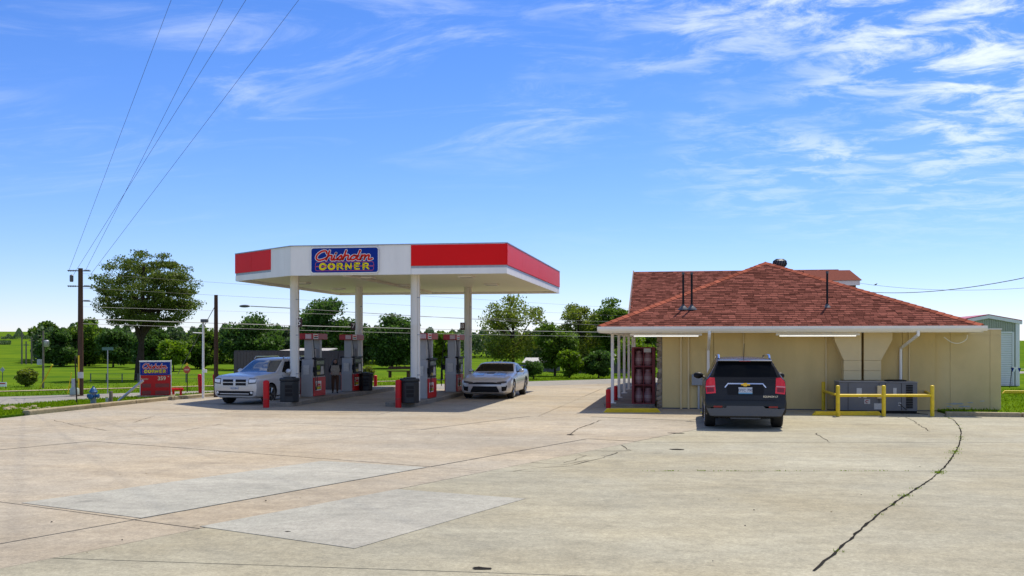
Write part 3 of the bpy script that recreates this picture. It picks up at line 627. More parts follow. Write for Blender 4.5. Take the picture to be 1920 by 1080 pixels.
# roof furniture
def vent(u, v0, v1, Y, m=M_blk):
    q = PY(u, v0, Y); top = PY(u, v1, Y); o = wb(MB().tube([(q.x, Y, q.z - .05), (q.x, Y, top.z)], .032, 10), 'vent_pipe', M_blk, roof, ST_, smooth=True)
    wb(MB().lathe([(.17, -.01), (.16, .02), (.055, .12), (.05, .16)], (q.x, Y, q.z - .03), 14), 'flashing', M_dkgrey, o, ST_, smooth=True)
    wb(MB().tube([(q.x, Y, top.z - .06), (q.x, Y, top.z + .01)], .042, 10), 'vent_cap', M_dkgrey, o, ST_)
vent(1281, 579, 511, 31.45); vent(1297, 579, 511, 31.45); vent(1551, 578, 509, 31.6)
tp = PY(1462, 497, 37.2); tv = wb(MB().lathe([(.14, -.35), (.14, -.1), (.19, -.06), (.24, .04), (.22, .14), (.12, .21), (.01, .22)], tuple(tp), 16), 'turbine_vent', M_dkgrey, roof, ST_, smooth=True)
for k in range(16):
    a = k * math.pi / 8; wb(MB().tube([(tp.x + r_ * math.cos(a + z_), tp.y + r_ * math.sin(a + z_), tp.z + z_) for r_, z_ in ((.2, -.05), (.25, .04), (.23, .14), (.12, .215))], .012, 4), 'turbine_blade', M_blk, tv, ST_)
# raised roof box at the back
b0, b1 = PY(1515, 530, 44).x, PY(1612, 530, 44).x; zt = PY(1600, 526, 44).z
bx = wb(MB().box((b0, 44.2, 3.4), (b1 - .12, 47, zt)), 'roof_box', mat('brown_siding', (.20, .15, .11), .8, var=.2), ST_)
wb(MB().box((b0, 43.95, zt - .2), (b1, 44.0, zt)), 'box_fascia', gut, bx, ST_); wb(MB().add([(b0 - .1, 43.9, zt + .01), (b1 + .08, 43.9, zt + .01), (b1 - .15, 45.6, zt + .55), (b0, 45.6, zt + .55), (b1 + .08, 47.3, zt + .01), (b0 - .1, 47.3, zt + .01)], [(0, 1, 2, 3), (3, 2, 4, 5), (1, 4, 2), (0, 3, 5), (0, 5, 4, 1)]), 'box_roof', M_roof, bx, ST_)
# cooler room to the right
cw = empty('cooler_room', (9.0, 33, 0), 0, 'low flat-topped tan cooler room at the right end of the store', 'building')
x0 = XR + .01; x3 = PY(1879, 700, WY + .05).x; ss = [x0 - .3] + [PY(u, 700, WY + .05).x for u in (1708, 1783, 1858)] + [x3]; ss = sorted(set(ss)); zt = 2.42
M_tan3 = mat('tan_panel_weathered', (.72, .56, .27), .85, var=.14, scale=1.0, bump=.3, bscale=80)
for a, b in zip(ss[:-1], ss[1:]):
    if b - a > .05: wb(MB().box((a + .004, WY + .14, .05), (b - .004, WY + .26, zt - .16)), 'wall_panel', M_tan3, cw); wb(MB().box((a + .004, WY + .135, zt - .155), (b - .004, WY + .26, zt)), 'parapet_panel', M_tan3, cw)
wb(MB().box((x0, WY + .265, .05), (x3 - .005, 36.5, zt - .01)), 'wall', M_tan3, cw); wb(MB().box((x0 - .3, WY + .12, zt + .002), (x3 + .02, 36.6, zt + .03)), 'coping', gut, cw)
# porch
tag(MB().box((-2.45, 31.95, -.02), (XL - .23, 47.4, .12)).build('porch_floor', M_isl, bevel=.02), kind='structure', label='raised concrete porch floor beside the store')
for i, Y in enumerate((32.3, 35.6, 38.9, 42.2, 45.5, 47.2)):
    po = empty('porch_post', (-2.2, Y, .12)); po.parent = ST_; po.location = (-2.2 - rl.x, Y - rl.y, .12)
    MB().cbox((0, 0, 1.12), (.095, .095, 2.22)).build('post_shaft', white, po, bevel=.008); MB().cbox((0, 0, .012), (.22, .2, .024)).build('post_foot', white, po)
# parking stops
def stop_(u0, u1, v, label):
    a, b = P(u0, v), P(u1, v); L = (b - a).length; root = empty('parking_stop', (a + b) / 2, math.atan2(b.y - a.y, b.x - a.x), label, 'parking stop', 'yellow parking stops')
    MB().prism([(-L / 2, 0), (L / 2, 0), (L / 2 - .12, .145), (-L / 2 + .12, .145)], XZ, -.08, .08).build('stop_block', M_yel, root, bevel=.02)
    for s in (-1, 1): MB().lathe([(.03, .14), (.03, .15), (.012, .152)], (s * L * .3, 0, 0), 8).build('anchor_pin', M_steel, root)
stop_(1130, 1240, 775, 'yellow parking stop in front of the porch posts'); stop_(1521, 1655, 781, 'yellow parking stop under the guard rail'); stop_(1312, 1450, 776, 'yellow parking stop mostly hidden behind the black SUV')
# guard rail
gr = empty('guard_rail', P(1657, 782), 0, 'yellow pipe guard rail around the air conditioner', 'guard rail'); gl = gr.location
PTS = {'a': P(1544, 771), 'b': P(1571, 783), 'c': P(1657, 783), 'd': P(1748, 783), 'e': P(1733, 771)}
for k, p in PTS.items():
    h = .88; MB().lathe([(.055, -.02)] + [(.055 * math.cos(a), h - .03 + .03 * math.sin(a)) for a in (0, .5, 1.0, 1.4)] + [(.003, h)], tuple(p - gl), 14).build('rail_post', M_yel, gr, smooth=True)
for a, b in (('a', 'b'), ('b', 'c'), ('c', 'd'), ('d', 'e')): MB().tube([PTS[a] - gl + Vector((0, 0, .6)), PTS[b] - gl + Vector((0, 0, .6))], .04, 10).build('rail', M_yel, gr, smooth=True)
# packaged air conditioner
ac = empty('air_conditioner', (5.55, 30.35, .03), 0, 'grey packaged air conditioner standing behind the yellow rail', 'air conditioner')
ax0, ax1 = PY(1573, 740, 30.0).x - 5.55, PY(1720, 740, 30.0).x - 5.55
MB().box((ax0, -.36, .08), (ax1, .55, .88)).build('cabinet', mat('ac_grey', (.16, .16, .16), .5, var=.12, scale=3), ac, bevel=.012); MB().box((ax0 - .01, -.38, .885), (ax1 + .01, .57, .905)).build('top_cover', mat('ac_top', (.26, .26, .26), .45), ac)
MB().box((ax0, -.3, 0), (ax1, .5, .078)).build('base_rail', M_blk, ac)
for u in (1590, 1648, 1660, 1690): x = PY(u, 740, 30).x - 5.55; MB().box((x - .006, -.366, .1), (x + .006, -.361, .86)).build('panel_seam', M_blk, ac)
x = PY(1705, 740, 30).x - 5.55
for k in range(14): MB().box((x - .09, -.372, .16 + k * .048), (x + .09, -.361, .195 + k * .048)).build('louvre', M_blk, ac)
for u, v, w_, h_ in ((1611, 735, .14, .22), (1678, 733, .09, .17), (1626, 753, .16, .13), (1612, 745, .07, .03), (1622, 745, .09, .04), (1648, 762, .26, .17), (1687, 756, .08, .03), (1687, 760, .08, .03)):
    q = PY(u, v, 29.98); MB().cbox((q.x - 5.55, -.366, q.z - .03), (w_, .006, h_)).build('label_plate', M_paper, ac)
q = PY(1626, 753, 29.98); MB().tube([(q.x - 5.55 + .04 * math.cos(a), -.371, q.z - .03 + .035 * math.sin(a)) for a in [.6 + k * .45 for k in range(11)]], .011, 5).build('round_emblem', mat('emblem_red', (.35, .03, .03), .5), ac)
q = PY(1650, 735, 29.95); MB().cbox((q.x - 5.55, -.42, q.z - .03), (.16, .10, .36)).build('disconnect_box', M_tan2, ac)
MB().lathe([(.30, .9), (.30, .94), (.24, .95)], (ax1 - .5, .1, 0), 20).build('fan_guard', M_blk, ac)
wb(MB().tube(catmull([P(1686, 757, .4), P(1700, 768, .15), P(1720, 775, .05), P(1740, 777, .04)], 6), .014, 6), 'hose', M_rub, ac)
# propane cage and its cylinders
M_cage = mat('cage_red', (.22, .008, .012), .45, var=.12); M_cyl = mat('cylinder_paint', (.40, .22, .21), .45, var=.1, scale=5)
pc = empty('propane_cage', (-1.22, 32.05, .12), 0, 'dark red propane exchange cage standing on the porch', 'cage')
CW, CD, CH = .62, .95, 1.78
for a, b in (((-.36, 0, 0), (-.30, CD, CH)), ((.30, 0, 0), (.36, CD, CH)), ((-.299, CD - .03, 0), (.299, CD, CH))): MB().box(a, b).build('side_panel', M_cage, pc)
for zz in (0.0, .58, 1.16, CH - .04): MB().box((-.299, .0, zz), (.299, CD - .031, zz + .035)).build('shelf', M_cage, pc)
mesh_m = mat('cage_mesh', (.22, .008, .012), .5)
for s in (-1, 1): MB().box((s * .15 - .15, -.02, .036), (s * .15 - .13, -.002, CH - .05)).build('door_frame', mesh_m, pc)
MB().box((.28, -.02, .036), (.30, -.002, CH - .05)).build('door_frame', mesh_m, pc)
for k in range(11): MB().box((-.29 + k * .058, -.012, .036), (-.287 + k * .058, -.006, CH - .05)).build('mesh_wire', mesh_m, pc)
for k in range(28): MB().box((-.299, -.006, .06 + k * .06), (.299, -.003, .063 + k * .06)).build('mesh_wire', mesh_m, pc)
MB().box((.02, -.03, 1.62), (.24, -.021, 1.74)).build('notice', M_paper, pc)
def cyl_proto():
    r = empty('propane_cylinder'); MB().lathe([(.10, 0), (.105, .03), (.125, .05), (.128, .28), (.10, .36), (.04, .39)], seg=18).build('tank', M_cyl, r, smooth=True)
    MB().lathe([(.085, .37), (.09, .40), (.088, .46), (.08, .46), (.078, .39)], seg=14).build('collar', M_cyl, r, smooth=True); MB().lathe([(.02, .38), (.025, .43), (.012, .45)], seg=8).build('valve', M_steel, r)
    MB().lathe([(.1285, .14), (.1295, .141), (.1295, .24), (.1285, .241)], seg=18).build('label_band', mat('band', (.5, .36, .34), .5), r, smooth=True); return r
pr = cyl_proto(); first = True
for i, zz in enumerate((.04, .62, 1.20)):
    for j, xx in enumerate((-.15, .15)):
        o = pr if first else copy_tree(pr); first = False; o.location = (-1.22 + xx, 32.25, .12 + zz)
        tag(o, '%s propane cylinder on the %s shelf of the red cage' % (('left', 'right')[j], ('bottom', 'middle', 'top')[i]), 'cylinder', 'propane cylinders in the cage')

# ================================================================ cars
def car_mesh(name, stations, m, axles, R, W, ny=5):
    """loft: stations (y, zb, w, zbelt, wbelt, ztop, wtop), front at -y; wheel arches cut out"""
    st = [np.array(s, float) for s in stations]; rows = []
    for i in range(len(st) - 1):
        a, b, c, d = st[max(i - 1, 0)], st[i], st[i + 1], st[min(i + 2, len(st) - 1)]
        k = max(2, min(8, int(abs(c[0] - b[0]) / .09)))
        for j in range(k):
            t = j / k; cr = .5 * (2 * b + (c - a) * t + (2 * a - 5 * b + 4 * c - d) * t * t + (3 * b - a - 3 * c + d) * t ** 3); li = b + (c - b) * t; q = .55 * cr + .45 * li; q[0] = li[0]; rows.append(q)
    rows.append(st[-1]); vv = []; ff = []
    def prof(s):
        y, zb, w_, zc, wc, zt, wt = s; h = zc - zb
        return [(0, zb), (w_ * .80, zb), (w_ * .95, zb + .07), (w_ * .99, zb + h * .3), (w_, zb + h * .55), (w_ * .985, zb + h * .8), (wc + (w_ - wc) * .45, zc - h * .05), (wc, zc), (wc + (wt - wc) * .5, zc + (zt - zc) * .5), (wc + (wt - wc) * .92, zc + (zt - zc) * .88), (wt * .86, zt - .012), (wt * .45, zt + .008), (0, zt + .014)]
    n = len(prof(rows[0])); full = 2 * n - 2
    for s in rows:
        p = prof(s); ring = p + [(-x, z) for x, z in p[-2:0:-1]]; vv += [(x, s[0], z) for x, z in ring]
    for i in range(len(rows) - 1):
        for k in range(full): a = i * full + k; b = i * full + (k + 1) % full; ff.append((a, b, b + full, a + full))
    ff.append(tuple(range(full))); ff.append(tuple((len(rows) - 1) * full + k for k in range(full))[::-1])
    me = MB().add(vv, ff).mesh(name, m); ob = bpy.data.objects.new(name, me); C.objects.link(ob); cut_ = MB()
    for ay in axles:
        for s in (-1, 1): cut_.lathe([(R + .055, s * (W - .34)), (R + .055, s * (W + .3))], (0, ay, R), 28, 'x')
    co = bpy.data.objects.new('cut', cut_.mesh('cut', M_blk)); C.objects.link(co)
    md = ob.modifiers.new('b', 'BOOLEAN'); md.operation = 'DIFFERENCE'; md.object = co; md.solver = 'EXACT'
    dg = bpy.context.evaluated_depsgraph_get(); nm = bpy.data.meshes.new_from_object(ob.evaluated_get(dg)); bpy.data.objects.remove(ob); bpy.data.objects.remove(co)
    nm.materials.clear(); nm.materials.append(m); nm.materials.append(M_rub)
    for p in nm.polygons:
        p.material_index = 0
        for ay in axles:
            if math.hypot(p.center.y - ay, p.center.z - R) < R + .058 and abs(p.center.x) < W - .05 and p.center.z > .1: p.material_index = 1
    nm.shade_smooth(); nm.set_sharp_from_angle(angle=RAD(32)); return nm
class Car:
    def __init__(s, name, loc, rz, label, stations, paint, axles, R, W, body='body'):
        s.root = empty(name, loc, rz, label, 'car'); s.me = car_mesh('body', stations, paint, axles, R, W); s.body = link(bpy.data.objects.new(body, s.me), s.root)
        b = bmesh.new(); b.from_mesh(s.me); s.bvh = BVHTree.FromBMesh(b); b.free(); s.R = R; s.W = W; s.axles = axles
    def patch(s, name, poly, side, m, off=.006, parent=None, th=0.0, mirror=False, dens=.07):
        """a piece that hugs the body: outline drawn on the plane facing `side`"""
        D = {'front': (lambda a, b: Vector((a, -6, b)), Vector((0, 1, 0))), 'back': (lambda a, b: Vector((a, 6, b)), Vector((0, -1, 0))), 'right': (lambda a, b: Vector((6, a, b)), Vector((-1, 0, 0))), 'left': (lambda a, b: Vector((-6, a, b)), Vector((1, 0, 0))), 'top': (lambda a, b: Vector((a, b, 6)), Vector((0, 0, -1)))}
        org, d = D[side]; b = bmesh.new(); b.faces.new([b.verts.new((x, y, 0)) for x, y in poly]); bmesh.ops.triangulate(b, faces=b.faces)
        for _ in range(5):
            es = [e for e in b.edges if e.calc_length() > dens]
            if not es: break
            bmesh.ops.subdivide_edges(b, edges=es, cuts=1); bmesh.ops.triangulate(b, faces=b.faces)
        last = None; bad = []
        for v in b.verts:
            o = org(v.co.x, v.co.y); h, nn, _, dist = s.bvh.ray_cast(o, d)
            if h is None: bad.append((v, o)); continue
            v.co = h - d * off; last = v.co.copy()
        for v, o in bad: h, nn, _, _ = s.bvh.find_nearest(o + d * 4.0 if last is None else Vector((o.x if side != 'left' and side != 'right' else last.x, o.y if side in ('left', 'right', 'top') else last.y, o.z if side != 'top' else last.z))); v.co = h - d * off
        bmesh.ops.recalc_face_normals(b, faces=b.faces)
        me = bpy.data.meshes.new(name); b.normal_update()
        av = sum((f.normal for f in b.faces), Vector())
        if av.dot(d) > 0: bmesh.ops.reverse_faces(b, faces=b.faces)
        b.to_mesh(me); b.free(); me.materials.append(m); me.shade_smooth(); o = link(bpy.data.objects.new(name, me), parent or s.root)
        if th: md = o.modifiers.new('s', 'SOLIDIFY'); md.thickness = th; md.offset = 1
        if mirror: s.patch(name, [(-x, y) for x, y in poly][::-1] if side not in ('left', 'right') else poly, {'right': 'left', 'left': 'right'}.get(side, side), m, off, parent, th, False, dens)
        return o
    def wheels(s, spokes, rimc, tw=.24):
        R = s.R
        for ay in s.axles:
            for sd in (-1, 1):
                wh = empty('wheel', (sd * (s.W - tw / 2 - .015), ay, R)); wh.parent = s.root; x = tw / 2
                MB().lathe([(R * .66, -x), (R * .93, -x), (R, -x * .75), (R, x * .75), (R * .93, x), (R * .66, x)], seg=32, axis='x').build('tyre', M_rub, wh, smooth=True)
                MB().lathe([(R * .665, -sd * x * .8), (R * .665, sd * x * .2), (R * .2, sd * x * .25)], seg=28, axis='x').build('brake_disc', M_dkgrey, wh, smooth=True)
                rim = MB(); rim.lathe([(R * .70, sd * x * .85), (R * .70, sd * x * 1.02), (R * .62, sd * x * .98), (R * .61, sd * x * .7)], seg=32, axis='x'); rim.lathe([(.06, sd * x * .6), (.06, sd * x * .95), (.01, sd * x * .97)], seg=12, axis='x')
                for k in range(spokes):
                    a = 2 * math.pi * k / spokes
                    for da in (-.13, .13): rim.tube([(sd * x * .85, .05 * math.cos(a), .05 * math.sin(a)), (sd * x * .9, R * .63 * math.cos(a + da), R * .63 * math.sin(a + da))], .02, 5)
                rim.build('rim', rimc, wh, smooth=True)
    def mirror(s, y, z, x, m, cap=None, sz=(.22, .12, .15)):
        for sd in (-1, 1):
            o = MB().add(*ico(.5)); o.v = [(sd * x + p[0] * sz[0], y + p[1] * sz[1], z + p[2] * sz[2]) for p in o.v]; b = o.build('door_mirror', m, s.root, smooth=True)
            MB().tube([(sd * (x - .16), y, z - .04), (sd * (x - .04), y, z - .02)], .025, 6).build('mirror_arm', M_blk, b)
def ico(r):
    b = bmesh.new(); bmesh.ops.create_icosphere(b, subdivisions=2, radius=r); v = [tuple(x.co) for x in b.verts]; f = [tuple(q.index for q in x.verts) for x in b.faces]; b.free(); return v, f
def R4(x0, z0, x1, z1): return [(x0, z0), (x1, z0), (x1, z1), (x0, z1)]
silver = mat('silver_paint', (.60, .585, .56), .3, metal=.3, coat=.3); silver2 = mat('silver_blue_paint', (.60, .585, .555), .3, metal=.3, coat=.4); blackp = mat('black_blue_paint', (.014, .012, .009), .25, coat=.2, spec=.25)
glass = mat('car_glass', (.006, .007, .008), .08, spec=.06); glassb = mat('car_glass_clear', (.03, .06, .09), .03, spec=1.0, coat=1.0); chrome = mat('chrome', (.72, .73, .75), .12, metal=1.0); rimm = mat('alloy', (.5, .5, .52), .25, metal=.9); rimd = mat('alloy_dark', (.2, .2, .21), .3, metal=.9)
lampc = mat('clear_lamp', (.85, .85, .82), .1, coat=1.0); lampr = mat('red_lamp', (.85, .008, .012), .15, coat=.5); lampr2 = mat('red_lamp_dark', (.25, .006, .01), .2); greyp = mat('grey_plastic', (.09, .092, .095), .5)
gold = mat('gold_emblem', (.7, .45, .06), .25, metal=.9); platew = mat('plate_white', (.6, .62, .63), .5); plateb = mat('plate_blue', (.12, .3, .45), .5); ink = mat('plate_ink', (.03, .05, .12), .5)
# ---- silver coupe
c = Car('parked_car', (-6.95, 37.75, .03), 0, 'silver two-door sports coupe facing the camera beside the right island',
 [(-2.39, .30, .70, .56, .68, .60, .58), (-2.33, .22, .84, .66, .80, .71, .68), (-2.15, .18, .92, .74, .86, .79, .74), (-1.7, .18, .95, .83, .88, .87, .76), (-1.0, .18, .94, .89, .86, .95, .76), (-.55, .18, .94, .93, .86, .99, .76),
  (.20, .18, .94, .95, .86, 1.31, .68), (.75, .18, .94, .96, .86, 1.345, .66), (1.2, .18, .95, .98, .87, 1.30, .64), (1.85, .2, .96, 1.01, .88, 1.08, .68), (2.25, .28, .93, 1.02, .84, 1.06, .72), (2.39, .40, .84, .93, .76, .97, .66)], silver, (-1.42, 1.39), .355, .95)
c.patch('windshield', [(-.76, .995), (.76, .995), (.62, 1.285), (-.62, 1.285)], 'front', glass, .006)
c.patch('rear_window', [(-.60, 1.10), (.60, 1.10), (.48, 1.27), (-.48, 1.27)], 'back', glass)
c.patch('side_window', [(-.28, .985), (.95, 1.02), (1.05, 1.06), (.75, 1.24), (.25, 1.235)], 'right', glass, .006, mirror=True)
c.patch('upper_grille', [(-.62, .565), (.62, .565), (.60, .61), (.30, .64), (-.30, .64), (-.60, .61)], 'front', M_blk, .010)
c.patch('lower_grille', [(-.54, .265), (.54, .265), (.52, .34), (.44, .485), (-.44, .485), (-.52, .34)], 'front', M_blk, .010)
c.patch('headlight', [(.44, .585), (.81, .615), (.80, .69), (.46, .65)], 'front', mat('smoked_lamp', (.06, .06, .065), .08, coat=1), .012, mirror=True)
c.patch('fog_duct', [(.63, .30), (.79, .33), (.83, .52), (.62, .50)], 'front', M_blk, .010, mirror=True)
c.patch('running_light', [(.63, .475), (.79, .49), (.79, .51), (.63, .498)], 'front', lampc, .016, mirror=True)
c.patch('splitter', [(-.78, .225), (.78, .225), (.76, .25), (-.76, .25)], 'front', chrome, .014)
c.patch('emblem', [(-.06, .60), (.06, .60), (.05, .625), (-.05, .625)], 'front', M_blk, .016)
c.patch('bonnet_stripe', [(-.60, -1.65), (-.18, -1.75), (-.22, -.72), (-.58, -.72)], 'top', mat('bonnet_insert', (.2, .205, .21), .3, metal=.7, coat=.5), .005, mirror=True)
c.patch('bonnet_vent', [(-.14, -1.3), (.14, -1.3), (.18, -.95), (-.18, -.95)], 'top', M_blk, .006)
for y in (-.62, .98): c.patch('door_seam', R4(y, .28, y + .014, .92), 'right', M_blk, .003, mirror=True)
c.patch('side_crease', [(-.9, .50), (.9, .60), (.9, .62), (-.9, .52)], 'right', silver, .014, mirror=True)
c.patch('door_handle', R4(.68, .80, .90, .825), 'right', chrome, .02, mirror=True); c.root.scale = (.97, .97, .95); c.wheels(5, chrome); c.mirror(-.12, 1.02, 1.0, silver)
MB().prism([(1.95, 1.14), (2.36, 1.16), (2.38, 1.19), (2.1, 1.18)], YZ, -.80, .80).build('spoiler', M_blk, c.root, bevel=.008)
for s in (-1, 1): MB().box((s * .72 - .02, 2.1, 1.02), (s * .72 + .02, 2.25, 1.16)).build('spoiler_stay', M_blk, c.root)
MB().prism([(.9, 1.345), (1.08, 1.33), (1.06, 1.40)], YZ, -.012, .012).build('antenna_fin', silver, c.root)
# ---- silver SUV at the left island
p = P(455, 757); d = Car('parked_car', (-13.98, 32.95, .03), RAD(-7), 'silver grey SUV with crosshair grille half hidden by the left column',
 [(-2.53, .42, .74, .86, .72, .92, .62), (-2.47, .30, .88, 1.00, .84, 1.05, .74), (-2.3, .25, .94, 1.05, .88, 1.10, .80), (-1.6, .25, .96, 1.09, .90, 1.15, .80), (-.95, .25, .96, 1.13, .90, 1.20, .80), (-.15, .25, .96, 1.15, .90, 1.68, .66), (.6, .25, .96, 1.17, .90, 1.74, .66),
  (1.6, .25, .96, 1.19, .90, 1.73, .65), (2.2, .28, .95, 1.19, .89, 1.66, .63), (2.44, .35, .93, 1.17, .86, 1.30, .70), (2.53, .5, .85, 1.0, .8, 1.05, .7)], silver2, (-1.55, 1.49), .385, .96)
d.patch('windshield', [(-.76, 1.20), (.76, 1.20), (.62, 1.64), (-.62, 1.64)], 'front', glassb)
d.patch('rear_window', [(-.7, 1.24), (.7, 1.24), (.58, 1.6), (-.58, 1.6)], 'back', glass)
for poly in ([(-.62, 1.19), (.28, 1.21), (.28, 1.61), (-.12, 1.59)], [(.36, 1.21), (1.18, 1.23), (1.18, 1.62), (.36, 1.62)], [(1.26, 1.24), (2.0, 1.27), (1.85, 1.58), (1.26, 1.61)]): d.patch('side_window', poly, 'right', glass, mirror=True)
d.patch('grille_surround', [(-.50, .70), (.50, .70), (.56, .80), (.54, .99), (-.54, .99), (-.56, .80)], 'front', mat('satin_chrome', (.62, .62, .62), .38, metal=.4), .012)
for x0, x1 in ((-.48, -.05), (.05, .48)):
    for z0, z1 in ((.735, .835), (.865, .965)): d.patch('grille_opening', R4(x0, z0, x1, z1), 'front', M_blk, .018)
d.patch('headlight_housing', [(.565, .785), (.855, .815), (.875, 1.005), (.585, 1.005)], 'front', M_dkgrey, .006, mirror=True); d.patch('headlight', [(.60, .84), (.84, .86), (.86, .97), (.60, .97)], 'front', lampc, .012, mirror=True)
d.patch('lower_intake', [(-.72, .36), (.72, .36), (.78, .53), (-.78, .53)], 'front', M_blk, .010); d.patch('chrome_bar', R4(-.60, .405, .60, .44), 'front', mat('satin_chrome', (.62, .62, .62)), .02)
d.patch('fog_light', [(.70 + .05 * math.cos(a), .47 + .05 * math.sin(a)) for a in [k * .628 for k in range(10)]], 'front', lampc, .02, mirror=True)
pl = d.patch('licence_plate', R4(-.16, .585, .16, .675), 'front', platew, .025); text_mesh('NLZ 8K4', .075, ink, 'plate_text', d.root, (0, -2.575, .63), (RAD(90), 0, 0))
for y in (-.70, .32, 1.22): d.patch('door_seam', R4(y, .36, y + .014, 1.12), 'right', M_blk, .003, mirror=True)
for y in (.05, .95): d.patch('door_handle', R4(y, .98, y + .2, 1.01), 'right', chrome, .02, mirror=True)
d.root.scale = (.88, .88, .86); d.wheels(5, chrome); d.mirror(-.42, 1.22, 1.04, silver2, sz=(.26, .14, .2))
for s in (-1, 1): MB().tube([(s * .62, -.1, 1.70), (s * .62, .0, 1.79), (s * .62, 1.7, 1.79), (s * .62, 1.85, 1.72)], .02, 6).build('roof_rail', chrome, d.root)
# ---- black SUV nose-in at the wall
e = Car('parked_car', (1.42, 26.22, .03), math.pi, 'black SUV seen from behind, parked nose-in at the store wall',
 [(-2.38, .40, .70, .82, .68, .88, .6), (-2.3, .28, .84, .95, .80, 1.0, .7), (-2.1, .24, .90, 1.0, .84, 1.05, .76), (-1.5, .24, .92, 1.04, .86, 1.09, .76), (-1.0, .24, .92, 1.08, .86, 1.14, .76), (-.2, .24, .92, 1.10, .86, 1.58, .62), (.5, .24, .92, 1.12, .86, 1.65, .63),
  (1.5, .24, .92, 1.14, .86, 1.64, .62), (2.02, .26, .92, 1.15, .87, 1.60, .62), (2.17, .27, .92, 1.16, .87, 1.40, .71), (2.30, .28, .92, 1.14, .88, 1.20, .80), (2.36, .28, .92, .97, .89, 1.02, .82), (2.41, .28, .915, .72, .88, .75, .80), (2.43, .30, .89, .60, .86, .63, .76)], blackp, (-1.43, 1.43), .36, .92)
e.patch('windshield', [(-.72, 1.14), (.72, 1.14), (.58, 1.54), (-.58, 1.54)], 'front', glass)
e.patch('rear_window', [(-.72, 1.215), (.72, 1.215), (.66, 1.42), (.585, 1.55), (-.585, 1.55), (-.66, 1.42)], 'back', glass, .006)
for poly in ([(-.65, 1.13), (.25, 1.15), (.25, 1.52), (-.15, 1.5)], [(.33, 1.15), (1.15, 1.17), (1.15, 1.54), (.33, 1.54)], [(1.23, 1.18), (1.9, 1.2), (1.75, 1.5), (1.23, 1.53)]): e.patch('side_window', poly, 'right', glass, mirror=True)
sp_o = MB().prism([(1.98, 1.615), (2.16, 1.585), (2.16, 1.56), (1.98, 1.56)], YZ, -.62, .62).build('roof_spoiler', blackp, e.root, bevel=.01); MB().box((-.13, 2.155, 1.565), (.13, 2.168, 1.585)).build('brake_light', lampr2, sp_o)
tl = e.patch('tail_light', [(.665, .84), (.88, .82), (.90, .98), (.88, 1.12), (.80, 1.20), (.69, 1.19)], 'back', lampr, .014, mirror=True)
e.patch('tail_light_bar', [(.69, .985), (.89, .975), (.89, 1.0), (.69, 1.01)], 'back', mat('pink_lamp', (.75, .25, .25), .15, coat=1), .022, mirror=True)
e.patch('tail_light_inner', [(.71, .87), (.86, .86), (.87, .96), (.71, .965)], 'back', lampr2, .021, mirror=True)
e.patch('chrome_strip', [(-.47, .975), (-.45, .965), (-.385, 1.045), (.385, 1.045), (.45, .965), (.47, .975), (.395, 1.072), (-.395, 1.072)], 'back', chrome, .02)
e.patch('plate_recess', [(-.40, .80), (.40, .80), (.42, .95), (.37, 1.035), (-.37, 1.035), (-.42, .95)], 'back', M_blk, .004)
MB().prism([(-.10, 1.02), (-.04, 1.02), (-.03, 1.0), (.04, 1.0), (.05, 1.02), (.10, 1.025), (.095, 1.055), (.05, 1.055), (.04, 1.075), (-.03, 1.075), (-.04, 1.055), (-.105, 1.05)], XZ, 2.385, 2.415).build('cross_emblem', gold, e.root)
e.patch('licence_plate', R4(-.155, .825, .155, .975), 'back', platew, .022); 
e.patch('plate_band', R4(-.155, .825, .155, .855), 'back', plateb, .024); text_mesh('DYC 790', .085, ink, 'plate_text', e.root, (0, 2.428, .905), (RAD(90), 0, math.pi))
text_mesh('EQUINOX LT', .055, chrome, 'model_lettering', e.root, (-.56, 2.428, .765), (RAD(90), 0, math.pi), bold=.001)
e.patch('hatch_seam', [(-.66, .675), (.66, .675), (.66, .69), (-.66, .69)], 'back', M_blk, .004)
e.patch('lower_bumper', [(-.80, .32), (.80, .32), (.88, .50), (.45, .50), (.40, .55), (-.40, .55), (-.45, .50), (-.88, .50)], 'back', greyp, .010)
e.patch('reflector', R4(.52, .51, .72, .55), 'back', lampr2, .016, mirror=True)
MB().box((-.34, 2.30, .24), (.34, 2.40, .33)).build('skid_plate', greyp, e.root, bevel=.02); MB().tube([(.02, 2.19, 1.22), (.22, 2.215, 1.245), (.40, 2.21, 1.255)], .012, 6).build('rear_wiper', M_blk, e.root)
for y in (-.75, .29, 1.19): e.patch('door_seam', R4(y, .34, y + .014, 1.08), 'right', M_blk, .003, mirror=True)
for y in (.02, .9): e.patch('door_handle', R4(y, .94, y + .2, .97), 'right', blackp, .02, mirror=True)
e.wheels(5, rimm, .25); e.mirror(-.45, 1.16, 1.02, M_blk, sz=(.26, .14, .17))
for s in (-1, 1): MB().tube([(s * .58, -.1, 1.60), (s * .58, .05, 1.70), (s * .58, 1.75, 1.705), (s * .58, 1.92, 1.62)], .024, 6).build('roof_rail', chrome, e.root, smooth=True)
MB().tube([(0, 1.7, 1.65), (0, 1.76, 1.68), (0, 1.9, 1.98)], .008, 5).build('antenna', M_blk, e.root)

